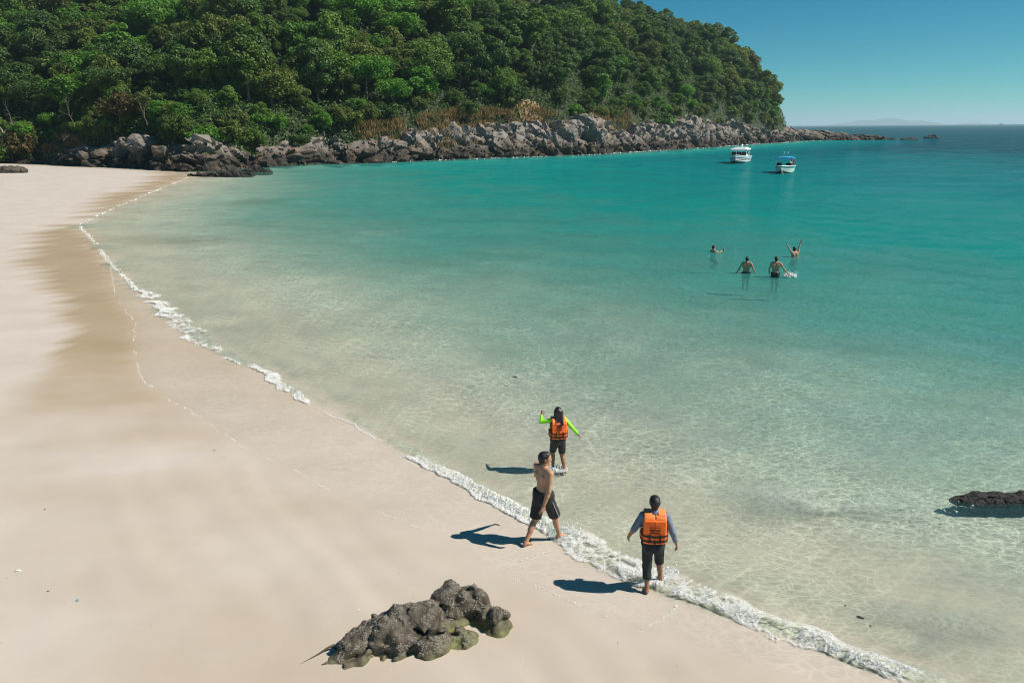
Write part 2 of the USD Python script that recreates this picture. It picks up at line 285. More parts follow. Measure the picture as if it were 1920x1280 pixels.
M('water_look', {
    'pos': ('geometry', {}), 'd': ('attribute', {'attribute': 'depth'}),
    'dn': ('map_range', {'from_min': 0.0, 'from_max': 8.0, 'to_min': 0.0, 'to_max': 1.0, 'clamp': True}),
    # what is left of white light after its way down (applied once more on the way up)
    'tint': ('rgb_ramp', {'ramp': [(0.0, (1.0, 1.0, 1.0)), (0.012, (0.90, 0.955, 0.915)), (0.03, (0.83, 0.94, 0.905)), (0.06, (0.72, 0.93, 0.895)), (0.12, (0.48, 0.90, 0.87)), (0.22, (0.26, 0.88, 0.86)), (0.5, (0.08, 0.80, 0.80)), (1.0, (0.01, 0.55, 0.6))]}),
    'body': ('rgb_ramp', {'ramp': [(0.0, (0.20, 0.28, 0.22)), (0.10, (0.080, 0.265, 0.225)), (0.22, (0.008, 0.25, 0.222)), (0.45, (0.001, 0.165, 0.17)), (1.0, (0.0005, 0.050, 0.070))]}),
    'bf': ('rgb_ramp', {'ramp': [(0.0, (0, 0, 0)), (0.03, (0.06,) * 3), (0.05, (0.20,) * 3), (0.10, (0.46,) * 3), (0.2, (0.68,) * 3), (0.4, (0.85,) * 3), (0.8, (0.98,) * 3)]}),
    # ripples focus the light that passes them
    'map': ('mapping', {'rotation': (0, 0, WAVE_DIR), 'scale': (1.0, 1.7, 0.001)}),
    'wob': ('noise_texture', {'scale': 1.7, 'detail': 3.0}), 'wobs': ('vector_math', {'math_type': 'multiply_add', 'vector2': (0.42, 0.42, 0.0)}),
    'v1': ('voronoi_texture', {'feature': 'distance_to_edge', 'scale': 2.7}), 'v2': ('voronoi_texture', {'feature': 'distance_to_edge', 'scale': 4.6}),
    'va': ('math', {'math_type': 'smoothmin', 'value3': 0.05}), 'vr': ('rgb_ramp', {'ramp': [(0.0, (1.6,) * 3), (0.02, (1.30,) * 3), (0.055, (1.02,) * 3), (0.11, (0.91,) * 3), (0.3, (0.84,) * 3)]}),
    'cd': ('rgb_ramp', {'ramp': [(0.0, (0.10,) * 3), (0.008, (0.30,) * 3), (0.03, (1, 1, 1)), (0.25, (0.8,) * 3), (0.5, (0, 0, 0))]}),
    'n3': ('noise_texture', {'scale': 0.09, 'detail': 4.0}), 'fa': ('math', {'math_type': 'add'}), 'fb': ('math', {'math_type': 'add'}), 'fv': ('map_range', {'from_min': 1.1, 'from_max': 1.9, 'to_min': 0.15, 'to_max': 2.0, 'clamp': True}), 'ff': ('math', {'math_type': 'multiply'}),
    'patch': ('noise_texture', {'scale': 0.35, 'detail': 3.0}), 'pr': ('map_range', {'from_min': 0.35, 'from_max': 0.65, 'to_min': 0.35, 'to_max': 1.0, 'clamp': True}),
    'cs': ('math', {'math_type': 'multiply'}), 'cm': ('mix', {'color1': (1, 1, 1)}), 'tc': ('mix', {'mix_type': 'multiply', 'fac': 1.0}),
    'n1': ('noise_texture', {'scale': 2.6, 'detail': 6.0, 'roughness': 0.62}), 'n2': ('noise_texture', {'scale': 0.5, 'detail': 4.0}),
    'nb': ('math', {'math_type': 'multiply_add', 'value2': 2.0}),
    'b': ('bump', {'strength': 0.75, 'distance': 0.075}),
    'bs': ('map_range', {'from_min': 0.0, 'from_max': 0.08, 'to_min': 0.25, 'to_max': 0.9, 'clamp': True}),
    'n5': ('noise_texture', {'scale': 5.5, 'detail': 5.0, 'roughness': 0.6}), 'nb2': ('math', {'math_type': 'multiply_add', 'value2': 1.6}), 'b2': ('bump', {'strength': 1.0, 'distance': 0.12}), 'fr': ('fresnel', {'IOR': 1.33}), 'frc': ('math', {'math_type': 'minimum', 'value2': 0.135}),
    'tr': ('transparent_bsdf', {}), 'di': ('diffuse_bsdf', {}), 'gl': ('glossy_bsdf', {'color': (1, 1, 1), 'roughness': 0.05}), 'thin': ('map_range', {'from_min': 0.0, 'from_max': 0.012, 'to_min': 0.22, 'to_max': 1.0, 'clamp': True}), 'murk': ('attribute', {'attribute': 'murk'}), 'mk': ('mix', {'color2': (0.55, 0.575, 0.50)}), 'mf': ('math', {'math_type': 'multiply_add', 'value2': 0.62, 'use_clamp': True}), 'fg': ('math', {'math_type': 'multiply'}),
    'm1': ('mix_closure', {}), 'm2': ('mix_closure', {})},
  [('d.fac', 'dn.value'), ('dn.result', 'tint.fac'), ('dn.result', 'body.fac'), ('dn.result', 'bf.fac'), ('dn.result', 'cd.fac'),
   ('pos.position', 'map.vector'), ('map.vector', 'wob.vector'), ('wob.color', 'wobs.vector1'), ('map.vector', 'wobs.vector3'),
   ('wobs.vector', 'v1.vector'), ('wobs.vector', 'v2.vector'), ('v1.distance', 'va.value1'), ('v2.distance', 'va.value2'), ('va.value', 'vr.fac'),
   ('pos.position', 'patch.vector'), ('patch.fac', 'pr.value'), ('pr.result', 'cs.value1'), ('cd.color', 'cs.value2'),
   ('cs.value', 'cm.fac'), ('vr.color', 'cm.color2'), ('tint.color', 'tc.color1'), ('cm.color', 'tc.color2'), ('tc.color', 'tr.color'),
   ('map.vector', 'n1.vector'), ('map.vector', 'n2.vector'), ('n1.fac', 'nb.value1'), ('n2.fac', 'nb.value3'), ('nb.value', 'b.height'), ('dn.result', 'bs.value'), ('bs.result', 'b.strength'),
   ('b.normal', 'gl.normal'), ('murk.fac', 'mk.fac'), ('body.color', 'mk.color1'), ('mk.color', 'di.color'), ('murk.fac', 'mf.value1'), ('bf.color', 'mf.value3'), ('n1.fac', 'nb2.value1'), ('map.vector', 'n5.vector'), ('n5.fac', 'nb2.value3'), ('nb2.value', 'b2.height'), ('b2.normal', 'di.normal'),
   ('mf.value', 'm1.fac'), ('tr.BSDF', 'm1.closure1'), ('di.BSDF', 'm1.closure2'), ('fr.fac', 'frc.value1'), ('map.vector', 'n3.vector'), ('n1.fac', 'fa.value1'), ('n2.fac', 'fa.value2'), ('fa.value', 'fb.value1'), ('n3.fac', 'fb.value2'), ('fb.value', 'fv.value'), ('frc.value', 'ff.value1'), ('fv.result', 'ff.value2'), ('dn.result', 'thin.value'), ('ff.value', 'fg.value1'), ('thin.result', 'fg.value2'), ('fg.value', 'm2.fac'), ('m1.closure', 'm2.closure1'), ('gl.BSDF', 'm2.closure2')],
  surface='m2.closure')
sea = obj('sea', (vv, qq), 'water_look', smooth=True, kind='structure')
primvar(sea, 'depth', depth)
mq = fbm(XY * np.array([1.1, 1.8]), 4, 19)
murk = np.clip(1.25 - np.hypot((XY[..., 0] - 6.1) / 2.0, (XY[..., 1] - 13.6) / 0.95), 0, 1) * np.clip((mq - 0.36) * 4.5, 0, 1) * 0.8
murk = np.maximum(murk, np.clip(1.2 - np.hypot((XY[..., 0] - 6.3) / 1.2, (XY[..., 1] - 9.6) / 0.7), 0, 1) * np.clip((mq - 0.42) * 5, 0, 1) * 0.6)
primvar(sea, 'murk', murk.ravel()[uu])

# ------------------------------------------------------------------ hill behind the bay
def worley(p, seeds_scale, seed, tilt=0.6):
    """Blocky relief: every cell has its own level and its own tilt."""
    q = p / np.asarray(seeds_scale)
    lo, hi = q.min(0) - 1, q.max(0) + 1
    r = np.random.default_rng(seed)
    n = int(np.prod(hi - lo) * 1.0) + 4
    if n > 400000: n = 400000
    c = r.uniform(lo, hi, (n, 3))
    # only cells near the surface matter
    tr = cKDTree(q); dd, _ = tr.query(c, distance_upper_bound=1.6); c = c[np.isfinite(dd)]
    d, i = cKDTree(c).query(q, k=2)
    lvl = r.uniform(-1, 1, len(c)); tl = r.normal(0, tilt, (len(c), 3))
    a = i[:, 0]
    return lvl[a] + ((q - c[a]) * tl[a]).sum(1), np.clip((d[:, 1] - d[:, 0]) * 3, 0, 1)

CL, CS = smooth_line(np.vstack([COAST, SPIT[1:2]]), 1500)
cuv = np.c_[CL, np.zeros(len(CL))] - EYE
CU = 960 + F * (cuv @ RT) / (cuv @ fw)                       # where along the photograph each stretch of the shore stands
HR = np.interp(CU, [-400, 0, 60, 100, 200, 330, 420, 490, 560, 700, 780, 960, 1100, 1240, 1330, 1400, 1480, 1540, 1600], [2.0, 1.6, 2.2, 3.4, 5.6, 4.2, 6.2, 4.6, 4.8, 5.6, 6.2, 8.0, 8.6, 7.8, 9.6, 7.6, 5.0, 4.2, 2.5])
HR = HR * np.interp(CU, [500, 900], [1.0, 1.14]) * (0.74 + 0.22 * fbm(np.c_[CS * 0.12, CS * 0, CS * 0], 3, 8))
TAN = np.gradient(CL, axis=0); TAN /= np.linalg.norm(TAN, axis=1, keepdims=True)
INW = np.c_[-TAN[:, 1], TAN[:, 0]]
ctree = cKDTree(CL)
def hill_height(xy, di=None):
    if di is None: di = -signed(LAND, xy)
    _, k = ctree.query(xy.reshape(-1, 2)); k = k.reshape(xy.shape[:-1])
    hr = HR[k]; x = di - hr * 0.95
    A = np.interp(CU[k], [0, 700, 1100, 1300, 1480], [6, 6, 8.5, 11.5, 15])
    xp = np.maximum(x, 0)
    h = hr - 0.3 + A * (1 - np.exp(-xp / 7)) + 0.53 * xp - 0.0011 * np.minimum(xp, 230) ** 2
    h = h + (fbm(xy * 0.03, 3, 15) - 0.5) * 14 * np.clip(xp / 30, 0, 1)
    return np.where(x > 0, h, hr - 0.3 + x * 1.1) - 3.0 * np.clip(1 - x / 2.0, 0, 1)
hx = np.arange(-420, 260, 5.0); hy = np.arange(130, 700, 5.0)
HXY = np.stack(np.meshgrid(hx, hy, indexing='ij'), -1)
hd = -signed(LAND, HXY)
HZ = hill_height(HXY, hd)
kv = hd > -4; keep_q = kv[:-1, :-1] & kv[1:, :-1] & kv[1:, 1:] & kv[:-1, 1:]
hv, hq, _ = compact(np.c_[HXY.reshape(-1, 2), HZ.ravel()], grid_faces(len(hx), len(hy), keep_q))
plain('hill_earth', (0.022, 0.030, 0.012), 0.95, 0.3, 0.4)
obj('hillside', (hv, hq), 'hill_earth', smooth=True, kind='structure')

# ------------------------------------------------------------------ rocky shore
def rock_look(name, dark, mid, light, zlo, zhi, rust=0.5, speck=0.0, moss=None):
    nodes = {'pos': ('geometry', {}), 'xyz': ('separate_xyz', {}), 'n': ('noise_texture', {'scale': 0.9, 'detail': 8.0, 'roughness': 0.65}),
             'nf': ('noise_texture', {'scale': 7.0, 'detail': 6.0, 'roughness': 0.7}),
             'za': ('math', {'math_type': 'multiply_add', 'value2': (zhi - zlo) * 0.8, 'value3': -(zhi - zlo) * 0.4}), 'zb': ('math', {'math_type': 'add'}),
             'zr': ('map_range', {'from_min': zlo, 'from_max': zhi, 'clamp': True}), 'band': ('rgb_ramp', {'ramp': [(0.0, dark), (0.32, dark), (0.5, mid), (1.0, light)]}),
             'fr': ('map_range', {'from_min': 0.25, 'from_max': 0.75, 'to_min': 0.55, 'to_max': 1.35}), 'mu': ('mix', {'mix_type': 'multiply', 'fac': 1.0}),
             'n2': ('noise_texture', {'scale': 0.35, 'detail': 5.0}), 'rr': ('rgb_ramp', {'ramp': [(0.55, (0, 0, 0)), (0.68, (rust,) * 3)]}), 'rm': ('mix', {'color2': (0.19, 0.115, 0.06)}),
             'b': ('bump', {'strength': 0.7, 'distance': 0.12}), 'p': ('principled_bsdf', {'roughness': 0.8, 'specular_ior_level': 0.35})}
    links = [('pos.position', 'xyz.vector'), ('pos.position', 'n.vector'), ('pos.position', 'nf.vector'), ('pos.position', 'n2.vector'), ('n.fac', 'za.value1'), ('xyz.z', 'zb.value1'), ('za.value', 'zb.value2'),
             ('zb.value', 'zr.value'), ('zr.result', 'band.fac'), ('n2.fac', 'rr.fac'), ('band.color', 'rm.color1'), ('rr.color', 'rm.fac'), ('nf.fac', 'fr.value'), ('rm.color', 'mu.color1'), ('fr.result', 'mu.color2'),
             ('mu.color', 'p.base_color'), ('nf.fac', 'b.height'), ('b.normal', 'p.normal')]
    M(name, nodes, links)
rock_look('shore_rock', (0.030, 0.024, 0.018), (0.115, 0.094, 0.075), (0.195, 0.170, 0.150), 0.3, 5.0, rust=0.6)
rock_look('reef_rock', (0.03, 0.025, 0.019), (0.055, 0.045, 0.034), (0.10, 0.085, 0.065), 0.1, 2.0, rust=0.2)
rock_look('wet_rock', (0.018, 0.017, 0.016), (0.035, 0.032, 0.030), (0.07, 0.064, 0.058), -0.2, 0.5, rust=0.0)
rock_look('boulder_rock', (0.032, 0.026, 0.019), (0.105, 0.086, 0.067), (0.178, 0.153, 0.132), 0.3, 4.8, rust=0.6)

NT = 64
T = np.linspace(0, 1, NT)
off = np.interp(T, [0, 0.08, 0.35, 0.62, 0.85, 1.0], [-1.5, -0.4, 2.2, 4.8, 7.6, 13.0])
hgt = np.interp(T, [0, 0.08, 0.35, 0.62, 0.85, 1.0], [-2.0, -0.3, 2.6, 6.4, 8.4, 9.4]) / 8.4
wob = (fbm(np.c_[CS * 0.09, CS * 0, CS * 0], 4, 19) - 0.5) * 5
scl = HR / 8.4
P = CL[:, None] + INW[:, None] * (off[None, :, None] * np.maximum(scl, 0.45)[:, None, None] + wob[:, None, None] * np.clip(HR / 8, 0.3, 1)[:, None, None])
base_z = np.where(hgt[None] > 0, hgt[None] * HR[:, None], hgt[None] * 8.4)
beach_lift = np.interp(CU, [300, 480], [1.1, 0.0])[:, None]
P = np.concatenate([P, (base_z + beach_lift * (1 - T[None]))[..., None]], -1)
nrm = np.concatenate([-INW[:, None] * np.ones((1, NT, 1)) * 0.8, np.full((len(CL), NT, 1), 0.6)], -1)
flat = P.reshape(-1, 3)
rotp = flat @ trimesh.transformations.rotation_matrix(0.62, [0.3, -1, 0])[:3, :3].T
w1, e1 = worley(rotp, (4.0, 4.0, 2.4), 1, 0.3)
w2, e2 = worley(rotp, (1.9, 1.9, 1.3), 2, 0.4)
w3, e3 = worley(rotp, (1.0, 1.0, 0.8), 3, 0.4)
amp = (0.35 + 0.65 * np.clip(HR / 7, 0, 1))[:, None].repeat(NT, 1).ravel()
disp = (w1 * 0.85 + w2 * 0.70 + w3 * 0.40 + (fbm(flat * 0.2, 3, 23) - 0.5) * 2.6) * amp - (1 - e1) * 0.8 * amp - (1 - e2) * 0.45 * amp
flat = flat + nrm.reshape(-1, 3) * disp[:, None]
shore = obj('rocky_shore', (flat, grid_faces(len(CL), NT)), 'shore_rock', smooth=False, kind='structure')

# ------------------------------------------------------------------ separate rocks
def crag(size, seed, detail=4, facets=0.55, sharp=1.0):
    """A craggy rock lying along x with its base at z = 0; size = length, width, height."""
    b = trimesh.creation.icosphere(detail); v = np.array(b.vertices)
    L = np.array(size, float)
    q = v * L * 0.5
    k = max(L[2], 0.35 * L[1])
    w1, e1 = worley(q, np.array([0.62, 0.62, 0.45]) * k * 1.3, seed, 0.9)
    w2, e2 = worley(q, np.array([0.3, 0.3, 0.22]) * k * 1.3, seed + 1, 0.8)
    d = w1 * 0.13 + w2 * 0.065 - (1 - e1) * 0.06 - (1 - e2) * 0.03 + (fbm(q / k * 1.1, 4, seed) - 0.5) * 0.55
    v2 = q + v * (d * k * facets)[:, None]
    v2[:, 2] = np.maximum(v2[:, 2] + L[2] * 0.22, -0.35 * L[2])
    return trimesh.Trimesh(v2, b.faces, process=False)

def sand_at(x, y):
    i = np.clip(np.searchsorted(xs, x) - 1, 0, nx - 2); j = np.clip(np.searchsorted(ys, y) - 1, 0, ny - 2)
    fx = (x - xs[i]) / (xs[i + 1] - xs[i]); fy = (y - ys[j]) / (ys[j + 1] - ys[j])
    return float((SZ[i, j] * (1 - fx) + SZ[i + 1, j] * fx) * (1 - fy) + (SZ[i, j + 1] * (1 - fx) + SZ[i + 1, j + 1] * fx) * fy)

def lone_rock(name, label, u0, u1, vb, h, wdt, seed, mat='reef_rock', z=0.0, rot=0.0, sink=0.25, **kw):
    a, b = ground_at(u0, vb, z), ground_at(u1, vb, z)
    c = (a + b) / 2; L = np.linalg.norm(b - a)
    mesh = crag((L, wdt, h), seed, **kw)
    mesh.apply_transform(trimesh.transformations.rotation_matrix(rot, [0, 0, 1])); mesh.apply_translation([c[0], c[1] + wdt * 0.35, z - sink * h])
    return obj(name, mesh, mat, label=label, cat='rock')

# the rocky point: a line of crags running out to sea
gsp = 'dark rocks running out from the tip of the headland'
for k, (u0, u1, vb, h, wd, lab) in enumerate([
        (1488, 1572, 263.5, 8.5, 16, 'tall rock mass below the last trees at the tip of the headland'),
        (1552, 1622, 263.2, 6.2, 14, 'long sloping rock on the headland point, next out from the tall mass'),
        (1600, 1680, 262.5, 4.6, 12, 'flat-topped low rock forming the outer end of the headland point'),
        (1655, 1690, 262.0, 1.7, 6, 'small rock just off the outer end of the headland point'),
        (1690, 1728, 262.3, 1.9, 6, 'low rock in open water between the point and the outermost rock'),
        (1735, 1768, 258.6, 2.6, 8, 'outermost rock standing alone in the sea off the headland'),
        (1600, 1612, 254.0, 2.0, 5, 'tiny rock awash behind the headland point'),
        (1612, 1624, 253.6, 1.8, 5, 'second tiny rock awash behind the headland point, nearer the open sea')]):
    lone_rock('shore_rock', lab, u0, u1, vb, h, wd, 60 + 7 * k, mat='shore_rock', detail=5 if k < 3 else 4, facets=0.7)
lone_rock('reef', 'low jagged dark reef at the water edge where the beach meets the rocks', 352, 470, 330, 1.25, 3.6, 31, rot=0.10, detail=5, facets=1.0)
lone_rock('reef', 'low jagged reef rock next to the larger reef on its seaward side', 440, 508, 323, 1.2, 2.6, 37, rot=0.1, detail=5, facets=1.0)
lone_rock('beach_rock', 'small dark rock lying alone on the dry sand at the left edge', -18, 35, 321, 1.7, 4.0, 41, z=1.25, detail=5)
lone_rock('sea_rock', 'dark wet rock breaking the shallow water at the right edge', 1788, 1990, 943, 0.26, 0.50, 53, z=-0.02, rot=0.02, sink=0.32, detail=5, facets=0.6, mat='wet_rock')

# boulders along the foot of the hill: six shapes, many copies
def block(seed, size):
    # an angular broken block: the hull of a few points, its faces roughened
    g = np.random.default_rng(seed); p = g.uniform(-0.5, 0.5, (15, 3)); p = p / np.maximum(np.abs(p).max(1, keepdims=True) * 2, 0.62)
    m_ = trimesh.convex.convex_hull(p * np.array(size)).subdivide().subdivide()
    v = np.array(m_.vertices); v = v + (fbm(v * 3.0, 3, seed) - 0.5)[:, None] * unit_rows(v) * 0.22
    return trimesh.Trimesh(v, m_.faces, process=False)
def unit_rows(v): return v / (np.linalg.norm(v, axis=1, keepdims=True) + 1e-9)
def define_class(name):
    return stage.CreateClassPrim('/' + name)
def instance(name, cls, label, cat_, loc, rz, scale, group=None, tilt=None):
    x = UsdGeom.Xform.Define(stage, numbered('/World/' + name))
    x.AddTranslateOp().Set(Gf.Vec3d(*map(float, loc))); 
    x.AddRotateXYZOp().Set(Gf.Vec3f(*(tilt or (0, 0)), math.degrees(rz)))
    x.AddScaleOp().Set(Gf.Vec3f(*[float(q) for q in np.broadcast_to(scale, 3)]))
    data(x.GetPrim(), label, cat_, group)
    x.GetPrim().GetReferences().AddInternalReference(cls); x.GetPrim().SetInstanceable(True)
    return x
for k in range(6):
    define_class(f'boulder_kind_{k}')
    usdkit.mesh(stage, f'/boulder_kind_{k}/stone', block(200 + 5 * k, (1.25 + 0.35 * (k % 3), 0.95, 0.5 + 0.12 * (k % 2))), '/World/Looks/boulder_rock')
def below_of(u):
    for lim, w in ((160, 'at left end of the outcrop'), (240, 'under the left outcrop'), (340, 'right of the left outcrop'), (430, 'under the perched boulder'), (520, 'behind the jagged reef'), (610, 'just right of the jagged reef'), (700, 'at the waterline below the brown bank'), (800, 'at the waterline below the first dry grass'), (950, 'at the waterline left of the bare earth'), (1100, 'at the waterline below the bare earth'), (1250, 'at the waterline below the higher cliff'), (1390, 'at the waterline left of the hard-top boat')):
        if u < lim: return w
    return 'at the waterline behind the two boats'
rb = random.Random(4)
zones = [(95, 340, 34, 'grey brown boulder at the top of the sand below the left trees', 'boulders between the left sand and the trees'),
         (340, 520, 16, 'brown boulder heaped behind the low dark reef', 'boulders behind the low reef'),
         (520, 800, 30, 'dark boulder at the foot of the rocky bank along the green water', 'boulders along the foot of the rocky bank'),
         (800, 1500, 26, 'grey boulder at the waterline under the higher cliff', 'boulders under the higher cliff')]
for u0, u1, n, lab, grp in zones:
    ks = np.nonzero((CU > u0) & (CU < u1))[0]
    for _ in range(n):
        k = rb.choice(list(ks)); o = abs(rb.gauss(0, 1)) * 1.6 - 0.4
        p = CL[k] + INW[k] * (o * max(scl[k], .45) + wob[k] * np.clip(HR[k] / 8, .3, 1) - rb.uniform(0.2, 1.0))
        size0 = rb.choice([0.8, 1.1, 1.4, 1.9, 2.6]); size = size0 * (1.0 if u0 > 500 else 0.72)
        z = max(o, 0) * 0.9 + float(np.interp(CU[k], [300, 480], [1.1, 0.0])) - 0.1
        x_ = instance('boulder', f'/boulder_kind_{rb.randrange(6)}', lab, 'boulder', (p[0], p[1], z), rb.uniform(0, 6.28), size, grp, (rb.uniform(-25, 25), rb.uniform(-25, 25)))
        sw = {0.8: 'small', 1.1: 'smallish', 1.4: 'medium', 1.9: 'large', 2.6: 'huge'}[size0]; bw = below_of(CU[k])
        register(x_.GetPrim(), f'{sw} {lab.split()[0]} boulder {bw}', f'{sw} {lab.split()[0]} boulders {bw}', CU[k])
for q, (u, v, sz, lab) in enumerate([(322, 314, .8, 'small dark stone lying out on the sand, leftmost of a loose row below the rocks'), (345, 316, .7, 'small stone on the sand in the middle of a loose row below the rocks'), (358, 315, 0.6, 'small stone on the sand nearest the reef in a loose row below the rocks'),
                                 (432, 313, 1.5, 'pale flat boulder on the strip of sand behind the reef'), (408, 262, 3.4, 'big rounded grey boulder perched on top of the rocks under the trees')]):
    g = ground_at(u, v, 1.0) if q < 4 else np.r_[CL[kp_ := int(np.argmin(np.abs(CU - u)))] + INW[kp_] * HR[kp_] * 0.8, HR[kp_] * 0.9 + 1.0]
    instance('boulder', f'/boulder_kind_{q}', lab, 'boulder', (g[0], g[1], g[2] - 0.1), q * 1.3, sz)

# ------------------------------------------------------------------ forest
def leaf_look(name, cols, trans=0.38):
    a, b, c = [np.array(x) for x in cols]
    M(name, {'g': ('geometry', {}), 'o': ('object_info', {}), 'r': ('rgb_ramp', {'ramp': [(0.0, a), (0.45, b), (0.85, c), (1.0, c * 1.35)]}),
             'or': ('map_range', {'from_min': 0.0, 'from_max': 1.0, 'to_min': 1.0, 'to_max': 1.75}), 'm': ('mix', {'mix_type': 'multiply', 'fac': 1.0}),
             'p': ('principled_bsdf', {'roughness': 0.55, 'specular_ior_level': 0.35}), 't': ('translucent_bsdf', {}), 'x': ('mix_closure', {'fac': trans})},
      [('g.random_per_island', 'r.fac'), ('o.random', 'or.value'), ('r.color', 'm.color1'), ('or.result', 'm.color2'), ('m.color', 'p.base_color'), ('m.color', 't.color'), ('p.BSDF', 'x.closure1'), ('t.BSDF', 'x.closure2')], surface='x.closure')
LEAVES = {'leaf_dark': [(0.046, 0.090, 0.016), (0.090, 0.160, 0.028), (0.17, 0.25, 0.050)],
          'leaf_mid': [(0.070, 0.125, 0.015), (0.145, 0.235, 0.028), (0.24, 0.33, 0.05)],
          'leaf_olive': [(0.085, 0.112, 0.016), (0.165, 0.195, 0.030), (0.26, 0.275, 0.052)],
          'leaf_bright': [(0.062, 0.15, 0.012), (0.125, 0.27, 0.022), (0.21, 0.38, 0.036)],
          'leaf_rust': [(0.07, 0.05, 0.012), (0.13, 0.085, 0.018), (0.20, 0.13, 0.025)]}
for k_, c_ in LEAVES.items(): leaf_look(k_, c_)
plain('bark', (0.13, 0.105, 0.08), 0.9, 0.35, 3.0)
plain('bare_wood', (0.42, 0.33, 0.24), 0.85, 0.3, 3.0)

def leaf_cards(pos, nrm, size, rng, aspect=0.62):
    """One folded leaf-cluster (two triangles) per point."""
    n = len(pos)
    nrm = nrm / np.linalg.norm(nrm, axis=1, keepdims=True)
    a = np.cross(nrm, rng.normal(size=(n, 3))); a /= np.linalg.norm(a, axis=1, keepdims=True) + 1e-9
    b = np.cross(nrm, a)
    s = size[:, None]
    p0, p2 = pos - a * s, pos + a * s
    p1, p3 = pos + b * s * aspect + nrm * s * 0.22, pos - b * s * aspect + nrm * s * 0.22
    v = np.stack([p0, p1, p2, p3], 1).reshape(-1, 3); i = np.arange(n)[:, None] * 4
    return v, np.vstack([i + [0, 3, 2], i + [0, 2, 1]])

def make_tree(seed, h, r, nclump, per, leaf, form='round'):
    """(crown, trunk) of a tree of height h and crown radius r, its base at the origin."""
    g = np.random.default_rng(seed)
    lo = {'round': 0.12, 'tall': 0.12, 'flat': 0.45, 'bush': 0.05}[form]
    cz, rz = h * (1 + lo) / 2, h * (1 - lo) / 2 * 0.86
    d = g.normal(size=(nclump, 3)); d[:, 2] += 0.25; d /= np.linalg.norm(d, axis=1, keepdims=True)
    rad = g.uniform(0.35, 0.92, nclump) ** 0.6
    ctr = np.c_[d[:, 0] * r * rad, d[:, 1] * r * rad, cz + d[:, 2] * rz * rad]
    ctr[:, :2] += g.normal(0, 0.08 * r, (nclump, 2))
    if form == 'flat': ctr[:, 2] = cz + (ctr[:, 2] - cz) * 0.7 + 0.12 * h * np.round(g.uniform(-1.4, 1.4, nclump))
    cr = r * g.uniform(0.20, 0.42, nclump)
    pos, nr, sz = [], [], []
    for c, q in zip(ctr, cr):
        m_ = int(per * (q / (0.3 * r)) ** 2)
        e = g.normal(size=(m_, 3)); e[:, 2] += 0.35; e /= np.linalg.norm(e, axis=1, keepdims=True)
        rr = q * g.uniform(0.55, 1.12, m_)
        pos.append(c + e * rr[:, None] * [1, 1, 0.72]); nr.append(e * 0.75 + g.normal(0, 0.42, (m_, 3)) + [0, 0, 0.3]); sz.append(leaf * g.uniform(0.55, 1.3, m_))
    crown = leaf_cards(np.vstack(pos), np.vstack(nr), np.concatenate(sz), g)
    bend = g.normal(0, 0.05 * h, 2)
    zz = np.linspace(-1.5, h * 0.8, 7); f = np.clip(zz / h, 0, 1)
    tr = [tube(np.c_[bend[0] * f ** 2, bend[1] * f ** 2, zz], np.interp(f, [0, 0.8], [0.026 * h, 0.008 * h]), 7)]
    for c in ctr[g.permutation(nclump)[:7]]:
        z0 = min(max(c[2] - 0.28 * h, 0.18 * h), 0.62 * h); f0 = z0 / h
        s_ = np.array([bend[0] * f0 ** 2, bend[1] * f0 ** 2, z0]); mid = (s_ + c) / 2 + [0, 0, -0.04 * h]
        tr.append(tube([s_, mid, c], [0.011 * h, 0.008 * h, 0.003 * h], 5))
    return crown, cat(*tr)

KINDS = []   # (class path, colour word, shape word, height, radius)
specs = [('round', 9.5, 4.2, 40, 125, 0.31), ('tall', 12.0, 3.6, 46, 110, 0.31), ('round', 8.0, 3.9, 26, 170, 0.26), ('flat', 9.0, 4.8, 38, 120, 0.29)]
colour_words = {'leaf_dark': 'dark bluish green', 'leaf_mid': 'mid green', 'leaf_olive': 'dull olive green', 'leaf_bright': 'bright fresh green', 'leaf_rust': 'rusty yellow brown'}
shape_words = {'round': 'round-crowned', 'tall': 'tall', 'flat': 'layered flat-topped', 'bush': 'bushy'}
def tree_class(cname, seed, form, h, r, nc, per, leaf, mat):
    define_class(cname)
    crown, trunk = make_tree(seed, h, r, nc, per, leaf, form)
    usdkit.mesh(stage, f'/{cname}/crown', crown, '/World/Looks/' + mat)
    usdkit.mesh(stage, f'/{cname}/trunk', trunk, '/World/Looks/bark', smooth=True)
    return '/' + cname
si = 0
for mat in ('leaf_dark', 'leaf_mid', 'leaf_olive', 'leaf_bright'):
    for form, h, r, nc, per, leaf in specs:
        if mat == 'leaf_bright' and form in ('tall',): continue
        KINDS.append((tree_class(f'tree_kind_{si}', 300 + si, form, h, r, nc, per, leaf, mat), mat, form, h, r)); si += 1
BUSH = [(tree_class(f'bush_kind_{k}', 400 + k, 'bush', 3.6, 2.5, 20, 110, 0.22, mat), mat, 'bush', 3.6, 2.5) for k, mat in enumerate(('leaf_mid', 'leaf_olive', 'leaf_bright', 'leaf_dark', 'leaf_olive'))]

